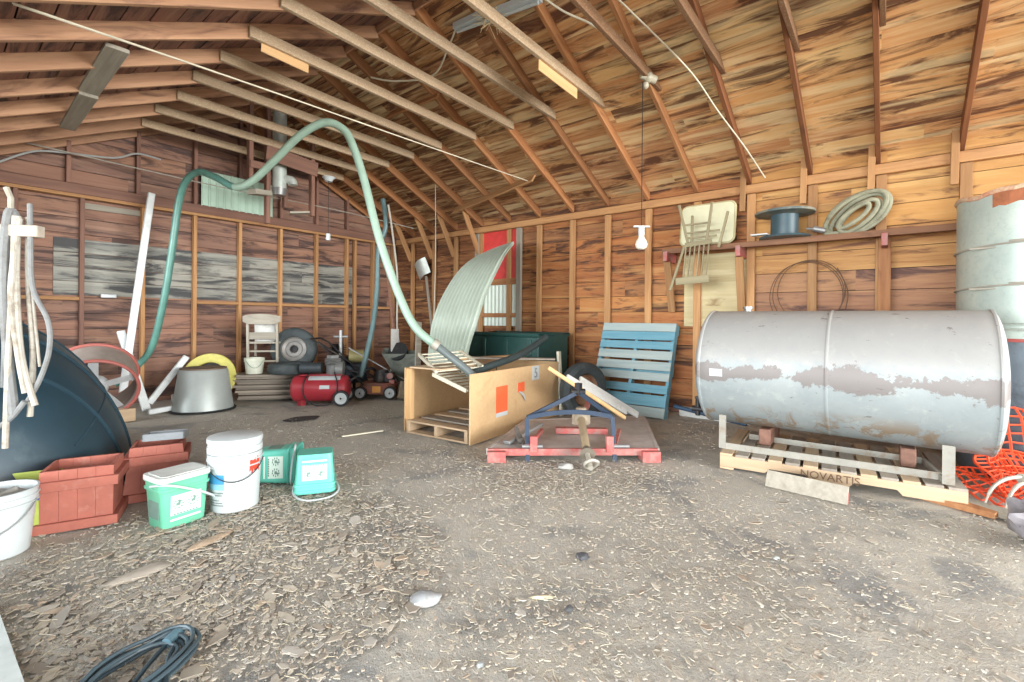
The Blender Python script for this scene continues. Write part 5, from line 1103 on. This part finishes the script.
for p in (lt, rt):
    b = MB(); b.beam(p, ap, .016, .038); part('hitch_strut', b, BL, RD, True)
b = MB(); b.sheet([[lt.lerp(rt, t) + Vector((0, 0, z + .045 * (1 - (2 * t - 1) ** 2))) for z in (-.019, .019)] for t in [i / 10 for i in range(11)]], .016); part('hitch_crossbar', b, BL, RD, True)
b = MB(); b.cyl(ap + f_ * -.06, ap + f_ * .06, .03, n=12); b.box(ap + Vector((0, 0, .03)), (.05, .05, .10)); part('top_link_lug', b, 'black_iron', RD, True)
for p, s in ((fl_, 1), (fr_, -1)):
    b = MB(); b.box((0, 0, .04), (.06, .05, .13), Matrix.Translation(p + f_ * .045 * s) @ Matrix.Rotation(atan2(f_.y, f_.x), 4, 'Z')); cl_ = part('clevis', b, 'red_paint', RD, True, bevel=.003)
    b = MB(); b.cyl(p - f_ * .05 + Vector((0, 0, .02)), p + f_ * .12 + Vector((0, 0, .02)), .016, n=10); part('pin', b, 'steel', RD, True)
    b = MB(); b.beam(p + Vector((0, 0, .02)), p + dd * .50 + Vector((0, 0, .04)), .03, .035); part('lower_arm', b, 'red_paint', RD, True)
gc_ = (fl_ + fr_) / 2 + dd * .52
b = MB(); b.beam(gc_ - f_ * .24 + Vector((0, 0, .04)), gc_ + f_ * .24 + Vector((0, 0, .03)), .08, .05); part('gearbox_beam', b, 'red_paint', RD, True)
b = MB(); b.box(gc_ + Vector((0, 0, .15)), (.13, .13, .12)); b.cyl(gc_ + Vector((0, 0, .18)), gc_ + Vector((0, 0, .25)), .05, n=18); b.ball(gc_ + Vector((-.06, -.04, .16)), .07, 10); part('gearbox', b, plain('pale_grey_casting', (166, 154, 134), .7, dirt=(126, 112, 98), damt=.4), RD, True, bevel=.01)
TN = plain('tan_shaft_guard', (154, 138, 112), .65, dirt=(120, 106, 86), damt=.4); s0 = gc_ + Vector((-.1, -.06, .16)); s1_ = Vector((3.30, 1.86, .10)); s2_ = Vector((3.21, 1.79, .045))
b = MB(); b.cyl(s0, s1_, .036, .032, 16); part('drive_shaft', b, TN, RD, True)
b = MB(); b.cyl(s1_ + (s0 - s1_) * .12, s1_ - (s0 - s1_) * .02, .035, .062, 18); part('shaft_cone', b, plain('grey_cone', (112, 104, 92), .6), RD, True)
b = MB(); b.tube([s2_ + Vector((.05, -.05, .02)), s2_ + Vector((.0, -.02, .045)), s2_ + Vector((-.03, .02, .02)), s2_ + Vector((-.0, .03, -.02)), s2_ + Vector((.05, -.0, -.03))], .013, 8, True, sub=3); b.cyl(s1_, s2_ + Vector((-.03, -.03, -.01)), .02, n=10); part('yoke', b, 'wire', RD, True)
b = MB(); b.beam(cA + f_ * .12 + dd * .10 + Vector((0, 0, .125)), cA + f_ * .30 + dd * .55 + Vector((0, 0, .19)), .07, .03); single('broken_bar', b, 'steel', 'grey metal bar lying on the left of the red deck', 'bar', bevel=.006)
b = MB(); p = cA + f_ * .26 + dd * .08; b.tube([p + Vector((0, 0, .13)), p + Vector((.03, .05, .15)), p + Vector((.06, .10, .20)), p + Vector((.08, .13, .24))], [.012, .03, .022, .012], 8, sub=4); single('leather_strap', b, plain('dark_leather', (92, 86, 80), .7), 'dark curled strap beside the grey bar on the deck', 'strap')
RW = thing('gauge_wheel', 'black tyre with rusty hub standing behind the red deck', 'wheel', (4.95, 2.86, 0))
WM = Matrix.Translation((4.93, 2.84, .33)) @ Matrix.Rotation(radians(-20), 4, 'Z') @ Matrix.Rotation(radians(90), 4, 'X')
b = MB(); R_ = .33; h = .085; ri = .19
b.lathe([(ri, -h * .6), (ri * 1.1, -h * .9), (R_ * .85, -h), (R_, -h * .5), (R_, h * .5), (R_ * .85, h), (ri * 1.1, h * .9), (ri, h * .6), (ri, -h * .6)], 48, WM); part('tyre', b, RB, RW, True)
b = MB(); b.lathe([(ri * 1.02, h * .6), (ri * .9, h * .2), (ri * .4, h * .1), (ri * .36, h * .5), (0, h * .5)], 32, WM); part('hub', b, plain('rusty_hub', (146, 116, 90), .6, .2, dirt=(118, 74, 54), damt=.5), RW, True)
b = MB(); b.tube([gc_ + Vector((.1, .08, .1)), (4.55, 2.55, .28), (4.72, 2.72, .35), (4.86, 2.80, .34)], .028, 10, sub=4); part('fork_arm', b, 'red_paint', RW, True)
def sl(label, p0, p1, wd, th, mat):
    b = MB(); b.beam(p0, p1, wd, th, (-.62, -.5, .6)); return single('long_plank', b, mat, label, 'plank', 'pale planks on the red deck', bevel=.004)
sl('tan stick slanting down over the red deck, lowest of the three', (3.61, 2.45, 0.72), (4.29, 2.00, 0.21), .035, .022, 'fresh_wood')
sl('pale grey painted plank slanting down on the red deck, middle of three', (3.93, 2.45, 0.61), (4.53, 2.10, 0.22), .055, .024, 'white_paint')
sl('white painted plank slanting down on the red deck, uppermost of three', (4.14, 2.43, 0.57), (4.70, 2.05, 0.17), .065, .026, 'white_paint')

# ------------------------------------------------------------------ blue pallet leaning on the right wall
M['blue_wood'] = wood('blue_painted_wood', (92, 148, 168), (120, 168, 184), (122, 142, 148), stain=.35, rnd=.12)
M['blue_worn'] = wood('worn_blue_wood', (142, 162, 164), (168, 180, 176), (122, 140, 144), stain=.35, rnd=.1)
bpal = thing('blue_pallet', 'blue painted wooden pallet leaning upright against the right wall', 'pallet', (5.47, 2.56, 0.0), rot=(0, radians(-70), 0))
Hh, Ww = 1.2, 1.0
for y in (-Ww / 2 + .02, 0, Ww / 2 - .02): timber_local('stringer', (0.0, y, -.045), (Hh, y, -.045), .04, .09, 'blue_wood', bpal)
xx = [(.06, .12, 'blue_worn'), (.20, .14, 'blue_wood'), (.345, .10, 'blue_wood'), (.50, .10, 'blue_worn'), (.635, .11, 'blue_worn'), (.775, .11, 'blue_worn'), (.905, .10, 'blue_wood'), (1.03, .11, 'blue_wood'), (1.145, .11, 'blue_worn')]
for x, w_, m_ in xx: timber_local('deck_board', (x, -Ww / 2, .01), (x, Ww / 2, .01), w_, .02, m_, bpal)
for x in (.07, .60, 1.13): timber_local('bottom_board', (x, -Ww / 2, -.10), (x, Ww / 2, -.10), .12, .02, 'blue_wood', bpal)

# ------------------------------------------------------------------ litter on the ground
def litter(name, n, gen, cols, label, cat):
    V, F, C = [], [], []
    for i in range(n):
        r = gen(i)
        if r is None: continue
        vs_, fs = r; o = len(V); V += vs_; F += [[o + q for q in f] for f in fs]; c = random.choice(cols); s = random.uniform(.66, .98)
        C += [tuple(x * s for x in lin(c)[:3]) + (1,)] * len(fs)
    me = bpy.data.meshes.new(name); me.from_pydata([tuple(p) for p in V], [], F)
    at = me.attributes.new('tone', 'FLOAT_COLOR', 'FACE')
    for i, c in enumerate(C): at.data[i].color = c
    k = NT(name + '_material'); a = k.n('ShaderNodeAttribute'); a.attribute_name = 'tone'
    nz = k.noise(k.coords(rnd=False), 60, 3); m_ = k.done(k.mix(k.remap(nz, .3, .7, 0, .3), a.outputs[0], lin((158, 148, 134))), .85)
    o = bpy.data.objects.new(name, me); COL.objects.link(o); me.materials.append(m_)
    return tag(o, label, cat, kind='stuff')
def spot():
    while True:
        # density falls with distance, thicker in the trodden bands before the pails and the red deck
        d = random.uniform(1.2, 6.6); a = radians(random.uniform(4, 99)); x, y = d * sin(a), d * cos(a)
        q = noise.noise(Vector((x * .9, y * .9, 3))) * .5 + .5
        pr_ = .06 + .85 * max(0, q - .35)
        if (x - 0.9) ** 2 + (y - 2.4) ** 2 < 1.0: pr_ += .45
        if (x - 3.2) ** 2 + (y - 2.0) ** 2 < .5: pr_ += .35
        if d > 4.3: pr_ *= .35
        if x > WX - .2 or y > GY - .2: continue
        if random.random() < pr_: return x, y, d
def blocked(x, y, z=0):
    if abs(x - 4.45) < .55 and -.4 < y < 1.1: return True
    if 3.1 < x < 4.85 and 3.02 + .087 * (x - 3.13) < y < 3.95 + .087 * (x - 3.13): return True
    if 0 < x < 1.0 and 3.9 < y < 6.4: return True
    for p, q in ((cA, cB), (cB, cC), (cC, cD), (cD, cA)):
        if (q.x - p.x) * (y - p.y) - (q.y - p.y) * (x - p.x) < 0: return False
    return True
def flake(i):
    x, y, d = spot()
    if blocked(x, y): return None
    s = random.choice((.0018, .0025, .0032, .004, .0055, .0085)) * random.uniform(.7, 1.3) * (1 if random.random() < .96 else 1.9) * (random.uniform(1.6, 3.2) if random.random() < .12 and (x - 1.0) ** 2 + (y - 2.3) ** 2 < .9 else 1); el = random.uniform(1.0, 2.6); n = random.choice((4, 5, 6)); a0 = random.uniform(0, 6.28)
    tx, ty = random.gauss(0, .09), random.gauss(0, .09); th = random.uniform(.001, .0025); top, bot = [], []
    for j in range(n):
        a = 2 * pi * j / n + random.uniform(-.3, .3); px, py = s * el * cos(a) * random.uniform(.7, 1.1), s * sin(a) * random.uniform(.7, 1.1)
        qx, qy = px * cos(a0) - py * sin(a0), px * sin(a0) + py * cos(a0); z = .004 + qx * tx + qy * ty + random.uniform(0, .003) + s * .12
        z = max(z, .002); top.append((x + qx, y + qy, z + th)); bot.append((x + qx * 1.02, y + qy * 1.02, z - .002))
    return top + bot, [tuple(range(n))] + [(j, n + j, n + (j + 1) % n, (j + 1) % n) for j in range(n)]
BARK = [(186, 177, 160), (196, 187, 170), (178, 169, 154), (172, 163, 150), (168, 162, 152), (188, 170, 150), (206, 200, 187), (156, 147, 135), (182, 172, 157), (175, 171, 163)]
litter('bark_chips', 19000, flake, BARK, 'bark chips and dry leaf bits scattered over the dirt floor', 'bark chips')
def straw(i):
    x, y, d = spot()
    if blocked(x, y): return None
    a = random.uniform(0, pi); L = random.uniform(.012, .055); r = random.uniform(.0004, .0010); z = random.uniform(.004, .012); z2 = z + random.uniform(-.002, .014)
    dx, dy = cos(a) * L, sin(a) * L; nx, ny = -sin(a) * r, cos(a) * r; bx, by = random.uniform(-.006, .006), random.uniform(-.006, .006)
    vs_ = []
    for t, zz in ((0, z), (.5, (z + z2) / 2 + .003), (1, z2)):
        px, py = x + dx * t + bx * 4 * t * (1 - t), y + dy * t + by * 4 * t * (1 - t); vs_ += [(px + nx, py + ny, zz), (px - nx, py - ny, zz), (px, py, zz + r * 2)]
    return vs_, [(0, 3, 5, 2), (1, 2, 5, 4), (3, 6, 8, 5), (4, 5, 8, 7)]
litter('straw', 2600, straw, [(192, 180, 150), (202, 192, 166), (182, 168, 138), (170, 156, 128), (208, 200, 180)], 'loose straw bits strewn over the dirt floor', 'straw')
def rock(name, label, cat, c, sz, mat, flat=.4, seed=0, rz=0):
    b = MB(); b.ball((0, 0, 0), 1, 8); off = Vector((seed * 3.1, seed * 1.7, 0))
    for q in b.v:
        q *= 1 + .35 * noise.noise(q * 1.6 + off) + .16 * noise.noise(q * 5.5 + off); x, y = q.x * sz[0], q.y * sz[1]; q.x, q.y, q.z = x * cos(rz) - y * sin(rz), x * sin(rz) + y * cos(rz), max(q.z, -.5) * sz[2]
        q += Vector(c) + Vector((0, 0, .5 * sz[2]))
    return single(name, b, mat, label, cat)
cm = plain('pale_flaky_chunk', (160, 164, 166), .8, var=.15, scale=14, dirt=(150, 144, 136), damt=.4, dscale=20)
rock('bark_chunk', 'pale grey flaky chunk lying alone on the dirt in the foreground', 'chunk', (1.295, 1.475, 0), (.062, .052, .022), cm, seed=1, rz=-.7)
rock('wood_sliver', 'pale wood sliver on the dirt right of the grey chunk', 'sliver', (1.62, 1.12, 0), (.055, .014, .006), plain('pale_sliver', (214, 206, 178), .8), seed=2, rz=-.85)
rock('dark_clod', 'dark charcoal clod on the dirt in the right foreground', 'clod', (2.02, 1.16, 0), (.035, .03, .012), plain('charcoal', (82, 84, 88), .9), seed=3)
rock('dark_clod', 'small dark clod nearer the camera beside a green bit', 'clod', (1.62, .99, 0), (.022, .018, .008), plain('charcoal2', (92, 94, 96), .9), seed=4)
rock('paper_bit', 'white scrap of paper on the dirt at right', 'scrap', (2.62, .42, 0), (.02, .016, .006), 'white_plastic', seed=5)
rock('paper_bit', 'white scrap at the bottom centre of the floor', 'scrap', (1.17, 1.06, 0), (.014, .012, .005), 'white_plastic', seed=6)
rock('grey_stone', 'grey stone beside the end of the drive shaft', 'stone', (3.15, 1.96, 0), (.065, .04, .028), plain('grey_stone', (166, 166, 162), .9), seed=7, rz=-.8)
rock('bark_slab', 'long curl of bark on the dirt before the green lidded tub', 'bark', (.92, 2.72, 0), (.12, .035, .015), plain('brown_bark', (172, 152, 130), .9, var=.15), seed=8, rz=.3)
rock('bark_slab', 'broad flat bark piece left of the cable coil', 'bark', (.62, 2.62, 0), (.13, .05, .012), plain('grey_bark', (164, 156, 144), .9, var=.15), seed=9, rz=.1)
b = MB(); b.ball((2.72, 5.25, 0), .2, 8, (1, .7, .03))
for q in b.v: q += noise.noise_vector(q * 7) * .05; q.z = abs(q.z) * .2 + .004
single('oil_patch', b, plain('oily_ash', (58, 58, 60), .8), 'black burnt patch on the floor in front of the compressor', 'patch')
b = MB(); b.beam((2.55, 4.15, .012), (2.95, 4.05, .012), .03, .012); single('wood_sliver', b, 'cream', 'white stick on the dirt between the compressor and green tubs', 'stick')
